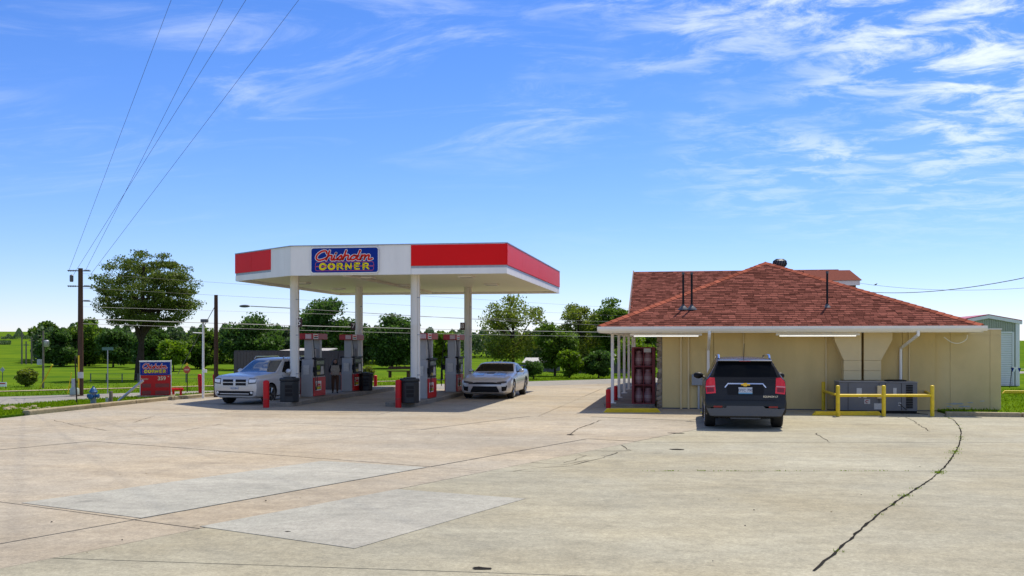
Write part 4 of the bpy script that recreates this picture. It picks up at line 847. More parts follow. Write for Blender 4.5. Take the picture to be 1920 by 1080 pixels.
# ================================================================ trees
nrng = np.random.default_rng(11)
LEAF = {}
def leafmat(name, col, tr=.35):
    return mat(name, col, .55, isl=.45, trans=tr, spec=.3)
L_dark = leafmat('leaf_dark', (.075, .15, .022), .5); L_mid = leafmat('leaf_mid', (.11, .19, .014), .5); L_bright = leafmat('leaf_bright', (.15, .25, .008), .5); L_olive = leafmat('leaf_olive', (.18, .23, .02), .5); L_pine = leafmat('needle', (.115, .16, .018), .4); L_far = leafmat('leaf_far', (.07, .12, .035), .45)
M_bark = mat('bark', (.085, .062, .045), .9, col2=(.04, .03, .022), scale=8, stretch=(3, 3, .5), bump=.5, bscale=20)
def leaf_mesh(name, cen, size, m, flat=0.0):
    n = len(cen); a = nrng.normal(size=(n, 3)); a[:, 2] += flat * 3; a /= np.linalg.norm(a, axis=1)[:, None]; t = nrng.normal(size=(n, 3)); t -= a * (t * a).sum(1)[:, None]; t /= np.linalg.norm(t, axis=1)[:, None]; b = np.cross(a, t)
    s = (size * nrng.uniform(.6, 1.35, n))[:, None]; q = np.stack([cen + t * s, cen + b * s * .62, cen - t * s, cen - b * s * .62], 1).reshape(-1, 3)
    me = bpy.data.meshes.new(name); me.vertices.add(n * 4); me.vertices.foreach_set('co', q.ravel()); me.loops.add(n * 4); me.loops.foreach_set('vertex_index', np.arange(n * 4)); me.polygons.add(n); me.polygons.foreach_set('loop_start', np.arange(0, n * 4, 4)); me.polygons.foreach_set('loop_total', np.full(n, 4)); me.update(); me.validate(); me.materials.append(m); return me
def tree(label, D, u, vtop, u0, u1, vbot, m, n=3500, clumps=26, size=.16, sparse=0.0, pine=False, group='trees beyond the road', name='tree', trunk=True, cat='tree', round_=False, lean=0.0):
    """D metres from the camera; crown spans u0..u1 and vtop..vbot in the photograph"""
    a = (u - 960) / F; b = Vector(((CT * a - ST) * D, (ST * a + CT) * D, 0)); b.z = hill(b.x, b.y); k = D / F
    ztop = CAMH + (HZ - vtop) * k - b.z; zlow = max(.05, CAMH + (HZ - vbot) * k - b.z); W_ = (u1 - u0) * k / 2; off = ((u0 + u1) / 2 - u) * k
    cz = (ztop + zlow) / 2; H_ = (ztop - zlow) / 2; root = empty(name, b, 0, label, cat, group); C3 = np.array([off * CT, off * ST, cz])
    cc = []
    for i in range(clumps):
        v = nrng.normal(size=3); v /= np.linalg.norm(v); r = nrng.uniform(.35, .88) ** .6 if not round_ else nrng.uniform(.55, .85)
        p = v * r * np.array([W_, W_ * .9, H_]) * .93
        if pine: p[2] = (.5 * round(p[2] / H_ * 3.5) / 3.5 + .5 * p[2] / H_ + nrng.normal() * .05) * H_
        cc.append(p)
    cc = np.array(cc); wts = nrng.uniform(.5, 1.4, clumps); wts /= wts.sum(); idx = nrng.choice(clumps, n, p=wts); cs = min(W_, H_) * (.36 if not pine else .19) * (1 - sparse * .3)
    g = nrng.normal(size=(n, 3)); rad = nrng.uniform(.3, 1.0, n)[:, None]; g = g / np.linalg.norm(g, axis=1)[:, None] * rad
    sc = np.array([1.25, 1.25, .85 if not pine else .55]); pts = cc[idx] + g * cs * sc * nrng.uniform(.7, 1.3, clumps)[idx][:, None]
    pts += C3; pts = pts[pts[:, 2] > .04]
    link(bpy.data.objects.new('crown', leaf_mesh('crown', pts, size, m)), root)
    if trunk:
        t = MB(); r0_ = max(.06, ztop * .026) * (1.5 if pine else 1); fork = max(zlow * .9, ztop * .22); tp_ = Vector((off * CT * .6 + lean, off * ST * .6, cz + H_ * .55))
        t.tube(catmull([(0, 0, -.2), (.02, .0, fork * .5), (off * .2, .03, fork), tuple(tp_)], 4), [r0_ * (1.15 - .9 * i / 12) for i in range(13)], 8)
        for i in nrng.choice(clumps, min(clumps, 16 if (pine or sparse) else 9), replace=False):
            q = cc[i] + C3; f0 = nrng.uniform(.0, .55); s_ = Vector((off * .2, .03, fork)).lerp(tp_, f0); e_ = Vector(q); mid = s_.lerp(e_, .5) + Vector((0, 0, -.06 * H_ if pine else .08 * H_))
            t.tube(catmull([s_, mid, e_], 4), [r0_ * .5 * (1 - .85 * j / 8) for j in range(9)], 5)
        t.build('trunk', M_bark, root, smooth=True)
    return root
def far_hill_z(u, D): a = (u - 960) / F; return hill((CT * a - ST) * D, (ST * a + CT) * D)
tree('tall spreading pine with dark layered crown behind the price sign', 57, 262, 459, 164, 386, 640, L_pine, 46000, 210, .055, .3, True, None, 'pine_tree')
NL = 3.0
T = [ # label, D, u, vtop, u0, u1, vbot, mat, n, clumps, size, sparse
 ('dark round oak behind the brown fence', 78, 480, 594, 412, 545, 692, L_dark, 6000, 34, .17, 0), ('large dark tree seen between the left columns', 80, 612, 557, 556, 668, 690, L_dark, 6500, 36, .17, 0),
 ('dark tree just left of the right front column', 82, 735, 592, 686, 796, 690, L_dark, 5200, 30, .17, 0), ('small bright green tree between the two right pumps', 58, 828, 622, 800, 862, 694, L_bright, 3200, 22, .11, 0),
 ('big airy tree with sparse yellow-green leaves behind the coupe', 66, 962, 546, 893, 1034, 690, L_olive, 3600, 46, .115, .9), ('rounded green tree over the grey shed', 64, 1040, 608, 1000, 1080, 690, L_mid, 4600, 26, .13, 0),
 ('small multi-stemmed bright tree beside the road', 60, 1067, 655, 1042, 1094, 706, L_bright, 2600, 18, .11, 0), ('loose tall tree left of the porch', 74, 1085, 553, 1040, 1122, 690, L_olive, 3200, 34, .13, .6),
 ('pale leafy tree rising above the rounded tree near the porch', 80, 1112, 572, 1080, 1150, 690, L_bright, 3000, 26, .14, .3), ('tall green tree touching the store roof edge', 74, 1158, 545, 1112, 1205, 690, L_mid, 5200, 32, .14, .2), ('dark rounded shrub tree left of the porch posts', 60, 1122, 655, 1088, 1152, 712, L_dark, 3600, 22, .11, 0),
 ('light green tree seen between the porch posts', 66, 1190, 622, 1150, 1240, 700, L_bright, 3800, 24, .13, 0), ('dark leafy tree behind the propane cage', 70, 1216, 600, 1180, 1262, 690, L_mid, 3400, 24, .14, 0),
 ('loose tree with pale crown top at the left edge of the wood', 120, 78, 598, 56, 108, 668, L_mid, 2600, 22, .24, .4), ('broad dark tree left of the wooden pole', 105, 112, 614, 78, 146, 682, L_dark, 5200, 28, .21, 0),
 ('light green tree behind the wooden pole', 108, 160, 598, 122, 205, 682, L_mid, 4600, 28, .22, .2), ('green tree behind the street name post', 104, 212, 612, 180, 250, 684, L_dark, 4400, 26, .2, 0),
 ('bright young tree right of the pine trunk', 92, 325, 634, 295, 352, 690, L_bright, 2600, 20, .16, .2), ('mid green tree behind the white light pole', 100, 375, 616, 335, 425, 690, L_mid, 5200, 28, .2, 0),
 ('dark tree low behind the pine', 100, 290, 620, 240, 330, 688, L_dark, 4600, 26, .2, 0), ('distant dark tree right of the dark oak', 110, 540, 616, 505, 575, 690, L_far, 3600, 24, .22, 0), ('distant dark tree between the columns', 112, 680, 612, 650, 712, 690, L_far, 3600, 24, .22, 0)]
for t_ in T:
    t_ = (t_[0], t_[1] * (.80 if t_[1] >= 92 else 1)) + t_[2:]
    tree(*t_[:8], n=int(t_[8] * (NL if not t_[11] else 2.8)), clumps=int(t_[9] * 1.3), size=t_[10] * .66, sparse=t_[11])
for lb, D, u, vt, u0, u1, vb, m_ in (('round clipped yellow-green bush beside the far path', 48, 48, 689, 28, 71, 724, L_olive), ('round yellow-green bush behind the rear litter bin', 47, 690, 686, 674, 702, 718, L_olive), ('dark green bush at the rear of the coupe', 58, 1000, 672, 980, 1018, 714, L_dark)):
    tree(lb, D, u, vt, u0, u1, vb, m_, 2600, 26, .07, 0, False, 'round bushes', 'bush', True, 'bush', True)
# far wood on the skyline: one mass
fw = []
for (ua, ub, D, vt, n) in ((2, 80, 330, 626, 9000), (-60, 20, 210, 640, 6000), (60, 430, 98, 618, 26000), (400, 800, 98, 620, 24000), (780, 1010, 130, 624, 12000), (985, 1300, 95, 625, 18000)):
    for i in range(n):
        u = nrng.uniform(ua, ub); Dd = D * nrng.uniform(.95, 1.1); a = (u - 960) / F; x, y = (CT * a - ST) * Dd, (ST * a + CT) * Dd; zg = hill(x, y); zt_ = CAMH + (HZ - vt - 6 * math.sin(u * .13) - 5 * math.sin(u * .31)) * Dd / F
        fw.append((x, y, zg + max(.5, zt_ - zg) * math.sqrt(nrng.uniform(0, 1))))
o = bpy.data.objects.new('far_wood', leaf_mesh('far_wood', np.array(fw), .20, L_far)); link(o); tag(o, 'distant dark green wood along the skyline', None, None, 'stuff')

# ================================================================ street furniture on the left
# price sign
sp0, sp1 = P(262, 749), P(320, 748); sn = empty('price_sign', (sp0 + sp1) / 2, math.atan2(sp1.y - sp0.y, sp1.x - sp0.x), 'blue and red fuel price sign with white end panel', 'sign'); hw = (sp1 - sp0).length / 2; ht = 1.36; zb_ = .12
MB().box((-hw - .1, -.12, -.05), (hw + .16, .5, .14)).build('plinth', M_kerb, sn, bevel=.02)
MB().box((-hw, -.02, .15), (hw, .36, ht)).build('cabinet', white, sn, bevel=.01); 
MB().box((-hw - .02, -.05, ht - .005), (hw + .03, .38, ht + .03)).build('top_trim', white, sn); MB().box((hw + .004, -.04, .15), (hw + .03, .38, ht + .05)).build('end_panel', white, sn)
MB().box((-hw + .01, -.06, .88), (hw - .02, -.022, ht - .02)).build('blue_panel', M_blue, sn); MB().box((-hw + .03, -.06, .15), (hw - .0, -.022, .87)).build('red_panel', M_red, sn)
fs = lambda a, b, dd: (a, -dd, b); logo(sn, -hw + .04, .90, 2 * hw - .09, .44, fs, .0605, .002)
cream = mat('cream_print', (.68, .62, .42), .5); faded = mat('faded_slot', (.28, .035, .03), .5, var=.3, scale=12)
text_mesh('359', .19, cream, 'price_digits', sn, (.22, -.066, .75), (RAD(90), 0, 0), bold=.004); text_mesh('9', .10, cream, 'price_fraction', sn, (.45, -.066, .79), (RAD(90), 0, 0), bold=.003); text_mesh('Regular', .085, cream, 'grade_name', sn, (-.36, -.066, .74), (RAD(90), 0, 0))
for z_ in (.50, .24):
    MB().box((-hw + .08, -.066, z_ - .07), (-hw + .38, -.061, z_ + .07)).build('empty_grade_slot', faded, sn); MB().box((.0, -.066, z_ - .07), (.48, -.061, z_ + .07)).build('empty_price_slot', faded, sn)
# red pipe rest
b_ = empty('pipe_barrier', P(331, 747), .1, 'low red pipe barrier at the foot of the price sign', 'barrier'); MB().tube([(-.28, 0, .34), (.25, 0, .34)], .05, 10).build('rail', M_red, b_, smooth=True)
for x in (-.12, .16): MB().tube([(x, 0, 0), (x, 0, .33)], .045, 10).build('post', M_red, b_, smooth=True)
# hydrant
hy = empty('fire_hydrant', P(175, 763) + Vector((0, 0, .06)), 0, 'blue fire hydrant on the grass verge', 'hydrant'); hb = mat('hydrant_blue', (.008, .09, .24), .45, var=.2); hg = mat('hydrant_grey', (.16, .20, .24), .5)
MB().lathe([(.12, 0), (.12, .03), (.085, .04), (.085, .36), (.11, .37), (.11, .40)], seg=16).build('barrel', hg, hy, smooth=True); MB().lathe([(.13, .401), (.13, .43), (.105, .46), (.085, .52), (.03, .56), (.03, .60), (.005, .605)], seg=16).build('bonnet', hb, hy, smooth=True)
for s, n_ in ((-1, 'side_nozzle'), (1, 'side_nozzle')): MB().lathe([(.055, s * .06), (.055, s * .15), (.065, s * .155), (.065, s * .19), (.02, s * .2)], (0, 0, .29), 12, 'x').build(n_, hb, hy, smooth=True)
MB().lathe([(.07, -.06), (.07, -.14), (.08, -.145), (.08, -.18), (.02, -.19)], (0, 0, .27), 12, 'y').build('front_nozzle', hb, hy, smooth=True)
# poles
def upole(name, u, v, vtop, r, label, m=M_wood, arms=(), zg=.06):
    p = P(u, v, zg); D = (p.x * -ST + p.y * CT); top = CAMH + (HZ - vtop) * D / F; root = empty(name, p, 0, label, 'pole'); MB().tube([(0, 0, -.2), (0, 0, top * .5), (0, 0, top - zg)], [r, r * .9, r * .78], 12).build('shaft', m, root, smooth=True); return root, top - zg, D
up, uh, uD = upole('utility_pole', 151, 739, 503, .11, 'tall brown wooden utility pole with insulators left of the pine')
for dz in (.08, .68, 1.25):
    MB().tube([(-.55 if dz < 1 else -.1, 0, uh - dz), (.42, 0, uh - dz - .03)], .02, 6).build('insulator_arm', M_dkgrey, up)
    for k in range(5):
        for x in ((-.5 + k * .07, .16 + k * .05) if dz < 1 else (.16 + k * .05,)): MB().lathe([(.012, -.012), (.04, 0), (.012, .012)], (x, 0, uh - dz - .01), 8, 'x').build('insulator_disc', M_dkgrey, up)
MB().lathe([(.06, -.14), (.07, -.1), (.07, .1), (.03, .14)], (-.38, 0, uh - .38), 10).build('fuse_cutout', M_dkgrey, up); MB().tube([(0, -.12, .1), (0, -.12, 1.5)], .03, 8).build('guy_cover', M_yel, up); MB().box((-.02, -.16, .62), (.2, -.12, .86)).build('meter_plate', M_paper, up); MB().box((-.32, -.1, .04), (-.18, .02, .6)).build('service_box', M_steel, up)
u2, h2, D2 = upole('utility_pole', 405, 741, 553, .085, 'bare brown wooden pole behind the leaning red bollard', zg=.1)
lp, lh, lD = upole('light_pole', 381, 742, 603, .045, 'slim white light pole with small flood lamp', white, zg=.12)
MB().cbox((.06, -.02, lh + .03), (.24, .18, .12)).build('flood_lamp', M_dkgrey, lp, bevel=.02); MB().tube([(0, 0, lh - .42), (-.4, 0, lh - .40)], .018, 6).build('bracket', white, lp); MB().cbox((.09, -.02, .9), (.1, .08, .12)).build('switch_box', white, lp)
tp2, th2, _ = upole('transformer_pole', 81, 727, 620, .05, 'distant pole with grey transformer left of the wooden pole', mat('grey_wood', (.22, .19, .15), .8, var=.3), zg=0)
MB().lathe([(.10, 0), (.12, .03), (.12, .28), (.06, .32)], (.16, 0, th2 - .75), 10).build('transformer', M_steel, tp2, smooth=True); MB().box((-.28, -.05, 1.05), (-.1, .05, 1.3)).build('meter_cabinet', M_steel, tp2)
for u, vb, vt, lb in ((59, 712, 632, 'bare far pole right of the bush'), (49, 706, 640, 'thin far pole behind the bush'), (41, 700, 622, 'farther thin pole up the hill'), (222, 694, 650, 'short pale pole in the field beyond the street sign')):
    D = 90.0; a = (u - 960) / F; b = Vector(((CT * a - ST) * D, (ST * a + CT) * D, 0)); b.z = hill(b.x, b.y); r_ = empty('far_pole', b, 0, lb, 'pole', 'far poles'); hh = CAMH + (HZ - vt) * D / F - b.z
    MB().tube([(0, 0, -.1), (0, 0, hh)], [.07, .055], 8).build('shaft', mat('grey_wood', (.22, .19, .15)), r_); MB().box((-.25, -.03, hh - .35), (.25, .03, hh - .28)).build('crossarm', mat('grey_wood', (.22, .19, .15)), r_)
# guy markers, posts, signs
def rod(name, a, b, r, m, label, cat): root = empty(name, a, 0, label, cat); MB().tube([(0, 0, 0), tuple(Vector(b) - Vector(a))], r, 8).build('rod', m, root, smooth=True); return root
rod('guy_guard', P(75, 727), P(75, 727) + Vector((.62, 0, 1.05)), .03, M_yel, 'slanting yellow guy wire guard beside the transformer pole', 'guy guard'); rod('guy_guard', P(127, 738, .05), P(127, 738, .05) + Vector((.16, 0, .82)), .016, M_yel, 'thin yellow guy marker left of the wooden pole', 'guy guard')
rod('steel_brace', P(222, 752, .1), P(222, 752, .1) + Vector((.72, .3, .68)), .045, M_steel, 'slanting grey steel brace left of the price sign', 'brace'); rod('marker_post', P(144, 758, .06), P(144, 758, .06) + Vector((-.06, 0, 1.55)), .022, mat('rust', (.05, .035, .03), .8), 'thin dark rusty marker post by the kerb', 'post')
ssn = empty('street_name_sign', P(202, 738, .03), 0, 'thin grey post with green street name blade', 'sign'); MB().tube([(0, 0, 0), (0, 0, 1.72)], .022, 8).build('post', M_steel, ssn); MB().box((-.24, -.008, 1.72), (.24, .008, 1.84)).build('name_blade', mat('sign_green', (.08, .17, .13), .5), ssn)
stp = empty('road_sign', P(351, 735, .02), 0, 'faded orange-red octagonal sign on a dark post', 'sign'); MB().tube([(0, 0, 0), (0, 0, 1.15)], .022, 8).build('post', mat('rust', (.05, .035, .03)), stp)
MB().prism([(.16 * math.cos(RAD(22.5 + 45 * k)), .92 + .16 * math.sin(RAD(22.5 + 45 * k))) for k in range(8)], XZ, -.035, -.024).build('sign_face', mat('faded_red', (.52, .09, .03), .6, var=.25, scale=9), stp); MB().box((-.10, -.037, .89), (.10, -.0355, .95)).build('sign_lettering', mat('faded_print', (.6, .35, .25), .6), stp); MB().prism([(-.07, 1.13), (0, 1.06), (.07, 1.13), (0, 1.2)], XZ, -.035, -.024).build('top_diamond', M_yel, stp)
stb = empty('stub_post', P(208, 757, .06), 0, 'short grey wooden stub with small box right of the hydrant', 'post'); MB().cbox((0, 0, .2), (.09, .09, .42)).build('stub', mat('grey_wood', (.22, .19, .15)), stb, bevel=.01); MB().cbox((-.12, 0, .12), (.09, .08, .14)).build('small_box', M_steel, stb)
ub = empty('utility_box', P(140, 741, .03), 0, 'pale green utility box at the foot of the wooden pole', 'utility box'); MB().lathe([(.17, 0), (.17, .24), (.14, .28), (.02, .29)], seg=14).build('housing', mat('box_green', (.32, .38, .31), .5), ub, smooth=True); MB().lathe([(.19, .0), (.19, .03)], seg=14).build('base_ring', M_kerb, ub)
ms = empty('board_sign', P(6, 729), 0, 'small white board sign at the left edge beyond the road', 'sign'); MB().box((-.35, -.02, .1), (.18, .0, .3)).build('board', white, ms); MB().box((-.30, -.023, .21), (.12, -.0205, .26)).build('faded_red_lettering', M_red, ms)
for x in (-.3, .12): MB().box((x - .015, .002, 0), (x + .015, .03, .3)).build('stake', M_wood, ms)
rs = empty('roadside_sign', P(4, 724), 0, 'grey back of a small roadside sign on a post at the left edge', 'sign'); MB().tube([(0, 0, 0), (.03, 0, .75)], .018, 6).build('post', M_dkgrey, rs); MB().prism([(-.10, .78), (.03, .65), (.16, .78), (.03, .91)], XZ, -.02, -.01).build('plate', M_steel, rs)
# street lamp on a long arm
D = 52.0
def PD(u, v, D): a = (u - 960) / F; return Vector(((CT * a - ST) * D, (ST * a + CT) * D, CAMH + (HZ - v) / F * D))
lb_ = PD(549, 700, D); sl = empty('street_lamp', (lb_.x, lb_.y, hill(lb_.x, lb_.y)), 0, 'street lamp with long thin arm reaching out left of the front column', 'street lamp'); so_ = sl.location
MB().tube([(0, 0, 0), (0, 0, PD(549, 577, D).z - so_.z)], [.07, .05], 10).build('mast', M_steel, sl); MB().tube([PD(549, 578, D) - so_, PD(510, 576, D) - so_, PD(470, 574, D) - so_], .025, 6).build('arm', M_steel, sl)
h0 = PD(459, 574, D) - so_; hd = MB().add(*ico(.5)); hd.v = [(h0.x + p[0] * .62, h0.y + p[1] * .25, h0.z + p[2] * .15) for p in hd.v]; hd.build('lamp_head', M_dkgrey, sl, smooth=True)
# overhead wires
def wire(name, pts, r, m, label): root = empty(name, pts[0], 0, label, 'wire'); o = Vector(pts[0]); MB().tube([Vector(p) - o for p in pts], r, 5, False).build('cable', m, root); return root
def sag(a, b, s, n=14): a, b = Vector(a), Vector(b); return [a.lerp(b, i / n) - Vector((0, 0, s * 4 * (i / n) * (1 - i / n))) for i in range(n + 1)]
wd = mat('wire_dark', (.06, .06, .065), .6); wl = mat('wire_pale', (.40, .39, .36), .6)
pt = up.location
for i, (u, x0_, lb) in enumerate(((321, -.5, 'leftmost thin overhead wire rising to the top of the sky'), (461, -.3, 'second thin overhead wire rising to the top of the sky'), (418, .2, 'third thin overhead wire rising to the top of the sky'), (560, .42, 'rightmost thin overhead wire rising to the top of the sky'))):
    a = Vector((pt.x + x0_, pt.y, pt.z + uh - .1 - .15 * (i % 2))); b = PD(u, 0, 30.0); e_ = a.lerp(b, 2.2); wire('overhead_wire', [a.lerp(e_, k / 20) for k in range(21)], .006, wd, lb)
E2 = PD(1300, 628, 72)
for z0, v1, r, m_, sg_, lb in ((PD(172, 598, uD).z, 624, .014, wl, .12, 'thick pale cable crossing from the wooden pole behind the canopy'), (PD(172, 607, uD).z, 632, .007, wl, .12, 'thin pale cable just below the thick one'), (PD(172, 513, uD).z, 585, .005, wd, .05, 'thin wire across the top of the pine'), (PD(172, 540, uD).z, 598, .005, wd, .05, 'thin wire across the middle of the pine'), (PD(172, 575, uD).z, 606, .005, wl, .05, 'thin wire across the lower pine crown')):
    wire('overhead_wire', sag((pt.x + .1, pt.y, z0), PD(1300, v1, 72), sg_, 24), r, m_, lb)
bp_ = empty('utility_pole', (E2.x, E2.y, 0), 0, 'far utility pole behind the store carrying the cables', 'pole'); MB().tube([(0, 0, -.2), (0, 0, 4.6)], [.12, .1], 10).build('shaft', M_wood, bp_)
wire('overhead_wire', sag(PD(560, 579, D), PD(1300, 616, 72), .1, 20), .014, wd, 'dark wire running right from the street lamp')
wire('overhead_wire', sag(PD(1608, 546, 46), PD(2000, 503, 30), .32, 16), .013, wd, 'dark wire sagging in from the right to the store roof'); wire('overhead_wire', sag(PD(1612, 531, 60), PD(2000, 533, 50), .35, 16), .009, wd, 'thin faint wire right of the store roof')
bd = empty('bird', PD(1642, 535, 59.5), .5, 'tiny dark bird perched on the thin wire', 'bird'); m = MB().add(*ico(.5)); m.v = [(p[0] * .17, p[1] * .07, .05 + p[2] * .08 + p[0] * .04) for p in m.v]; m.tube([(.06, 0, .08), (.10, 0, .11)], [.03, .02], 6); m.tube([(-.07, 0, .03), (-.15, 0, .0)], [.025, .008], 5); m.tube([(0, 0, .03), (0, 0, -.02)], .006, 4); m.build('body', M_blk, bd, smooth=True)
rod('guy_wire', P(342, 737, .05) + Vector((-.35, .3, .75)), Vector((u2.location.x, u2.location.y, h2 - .25)), .012, wd, 'guy wire slanting from the bare pole towards the price sign', 'wire')
# brown fence
fz = .0; fa, fb = P(440, 729), P(664, 729); fY = fa.y; fn_ = empty('metal_fence', (fa.x, fY, 0), 0, 'brown ribbed metal fence behind the silver SUV', 'fence'); M_fence = mat('brown_metal', (.085, .070, .062), .55, var=.12, scale=2)
n_ = 38; L_ = PY(664, 700, fY).x - fa.x; fh = 1.66
for k in range(n_):
    x = k * L_ / n_; w_ = L_ / n_
    MB().prism([(x, 0), (x + w_ * .62, 0), (x + w_ * .72, .03), (x + w_ * .90, .03), (x + w_ - .002, 0), (x + w_ - .002, .02), (x, .02)], lambda a, b, dd: (a, -b, dd), 0, fh).build('fence_panel', M_fence, fn_)
MB().box((-.03, .03, fh), (L_, .07, fh + .05)).build('top_rail', M_fence, fn_)
MB().prism([(0, 0), (0, fh - .01), (2.6, fh - .22), (2.6, 0)], lambda a, b, dd: (dd - a * .30, a, b), -.04, -.005).build('return_panel', M_fence, fn_)
# pavilion roof behind the fence
pv = empty('pavilion', (PY(600, 700, 50).x, 50, 0), 0, 'low pale-roofed shed just visible above the brown fence', 'shed'); MB().add([(-2.2, -1, 1.62), (.6, -1, 1.62), (.6, 1, 1.78), (-1.6, 1, 1.78), (-2.2, -1, 1.57), (.6, -1, 1.57), (.6, 1, 1.73), (-1.6, 1, 1.73)], [(0, 1, 2, 3), (4, 7, 6, 5), (0, 4, 5, 1), (1, 5, 6, 2), (2, 6, 7, 3), (3, 7, 4, 0)]).build('roof', mat('pale_shed_roof', (.40, .37, .32), .7, var=.2), pv)
for x in (-2, -.7, .5): MB().box((x - .05, -.8, 0), (x + .05, -.7, 1.58)).build('post', white, pv)
# grey sheds under the trees
def shed(u0, u1, D, vt, label):
    a, b = PD(u0, 700, D), PD(u1, 700, D); r_ = empty('shed', (a.x, a.y, hill(a.x, a.y)), 0, label, 'shed', 'sheds under the trees'); L_ = b.x - a.x; h = CAMH + (HZ - vt) / F * D - r_.location.z
    gm = mat('shed_grey', (.20, .19, .18), .8, var=.15, scale=2, stretch=(1, 1, .2)); n_ = max(4, int(L_ / .5))
    for k in range(n_): MB().box((k * L_ / n_ + .01, 0, 0), ((k + 1) * L_ / n_ - .01, .1, h * .68)).build('wall_board', gm, r_)
    MB().box((0, .101, 0), (L_, 3, h * .67)).build('wall', gm, r_); MB().prism([(-.3, h * .66), (1.5, h), (3.3, h * .66), (3.3, h * .7), (1.5, h * 1.04), (-.3, h * .7)], YZ, -.2, L_ + .2).build('roof', mat('shed_roof', (.42, .40, .36), .6, var=.15), r_)
shed(985, 1042, 74, 672, 'grey wooden shed with pale roof behind the coupe'); shed(1060, 1098, 70, 690, 'low grey shed behind the small bright tree'); shed(1150, 1178, 70, 664, 'grey shed seen between the porch posts')
# metal storage building on the right
D = 46.0; q0, q1 = PD(1800, 727, D), PD(1912, 727, D); sy = q0.y + .8; mbld = empty('storage_building', (q0.x, sy, .05), 0, 'pale green metal storage building with red roof at the right edge', 'building'); M_sh = mat('pale_green_metal', (.46, .47, .34), .5, var=.06)
L_ = PY(1909, 700, sy).x - q0.x; ez = PY(1909, 604, sy).z; rz_ = PY(1853, 594, sy).z; rx = PY(1853, 594, sy).x - q0.x; lx = 2 * rx - L_; n_ = 26
dx0, dx1 = PY(1855, 700, sy).x - q0.x, PY(1898, 700, sy).x - q0.x; dz = PY(1890, 627, sy).z
for k in range(n_):
    x = lx + (L_ - lx) * k / n_; x2 = lx + (L_ - lx) * (k + 1) / n_; top = lambda x: rz_ - abs(x - rx) * (rz_ - ez) / (L_ - rx); zb0 = dz + .08 if (x2 > dx0 and x < dx1) else 0
    MB().prism([(x, zb0), (x2 - .05, zb0), (x2 - .05, top(x2) - .12), (x, top(x) - .12)], XZ, 0, .06).build('wall_panel', M_sh, mbld); MB().prism([(x2 - .05, zb0), (x2, zb0), (x2, top(x2) - .12), (x2 - .05, top(x2) - .12)], XZ, -.03, .06).build('wall_rib', M_sh, mbld)
for k in range(24): z0_ = dz * k / 24; MB().prism([(dx0, z0_), (dx1, z0_), (dx1, z0_ + dz / 24 - .012), (dx0, z0_ + dz / 24 - .012)], XZ, .03 - .012, .08).build('door_slat', white, mbld)
for a, b in (((dx0 - .08, -.02, 0), (dx0, .06, dz + .06)), ((dx1, -.02, 0), (dx1 + .08, .06, dz + .06)), ((dx0, -.02, dz), (dx1, .06, dz + .08))): MB().box(a, b).build('door_frame', white, mbld)
MB().box((L_ - .12, -.06, 0), (L_ + .05, .1, ez - .1)).build('corner_trim', white, mbld); MB().box((L_, .1, 0), (L_ + .04, 14, ez - .1)).build('side_wall', mat('side_green', (.42, .50, .30), .5), mbld)
for s, xe in ((1, L_ + .15), (-1, lx - .15)):
    zz = rz_ - abs(xe - rx) * (rz_ - ez) / (L_ - rx); MB().prism([(rx, rz_ - .12), (xe, zz - .12), (xe, zz + .03), (rx, rz_ + .03)], XZ, -.1, .1).build('rake_trim', white, mbld); MB().prism([(rx, rz_ + .032), (xe, zz + .032), (xe, zz + .07), (rx, rz_ + .07)], XZ, -.08, 14.2).build('roof_sheet', mat('red_roof_metal', (.38, .03, .03), .4), mbld)
ystop = P(1905, 738, .1); ys = empty('parking_stop', ystop, 0, 'yellow parking stop on the grass at the right edge', 'parking stop', 'yellow parking stops'); MB().prism([(-.5, 0), (.9, 0), (.8, .12), (-.4, .12)], XZ, -.07, .07).build('stop_block', M_yel, ys, bevel=.015)
pf = empty('pennant_string', P(1893, 729, .05), 0, 'string of blue and white pennants on a dark stake', 'pennants'); MB().tube([(0, 0, 0), (.10, 0, .95)], .014, 6).build('stake', M_blk, pf); MB().tube([(.10, 0, .95), (.5, .1, .86), (1.1, .2, .84), (2.4, .4, .95)], .006, 4).build('string', white, pf)
for k, x in enumerate((.12, .20, .42, 1.1, 1.8)): MB().prism([(x - .07, .93 - .05 * min(x, .6)), (x + .07, .92 - .05 * min(x, .6)), (x, .72)], XZ, .04 * x * 4 - .004, .04 * x * 4 + .004).build('pennant', M_blue if k != 1 else white, pf)
# garden bits beyond the road
for i, (u, v) in enumerate(((152, 722), (190, 722), (300, 722), (640, 690))):
    pass
gf = empty('wire_fence', P(170, 716), 0, 'low dark wire fence in the field left of the pine', 'fence')
for k in range(9): MB().box((k * .9 - .02, -.02, 0), (k * .9 + .02, .02, .45)).build('post', M_dkgrey, gf)
for z_ in (.2, .43): MB().box((0, -.008, z_), (7.2, .008, z_ + .012)).build('wire_rail', M_dkgrey, gf)
pb = empty('picnic_bench', P(748, 708), .05, 'dark wooden bench in the grass behind the pumps', 'bench'); MB().box((-.7, -.2, .36), (.7, .2, .42)).build('seat', M_wood, pb); MB().box((-.7, .2, .5), (.7, .25, .66)).build('backrest', M_wood, pb)
for x in (-.55, .55): MB().box((x - .05, -.18, 0), (x + .05, .24, .36)).build('leg', M_wood, pb)

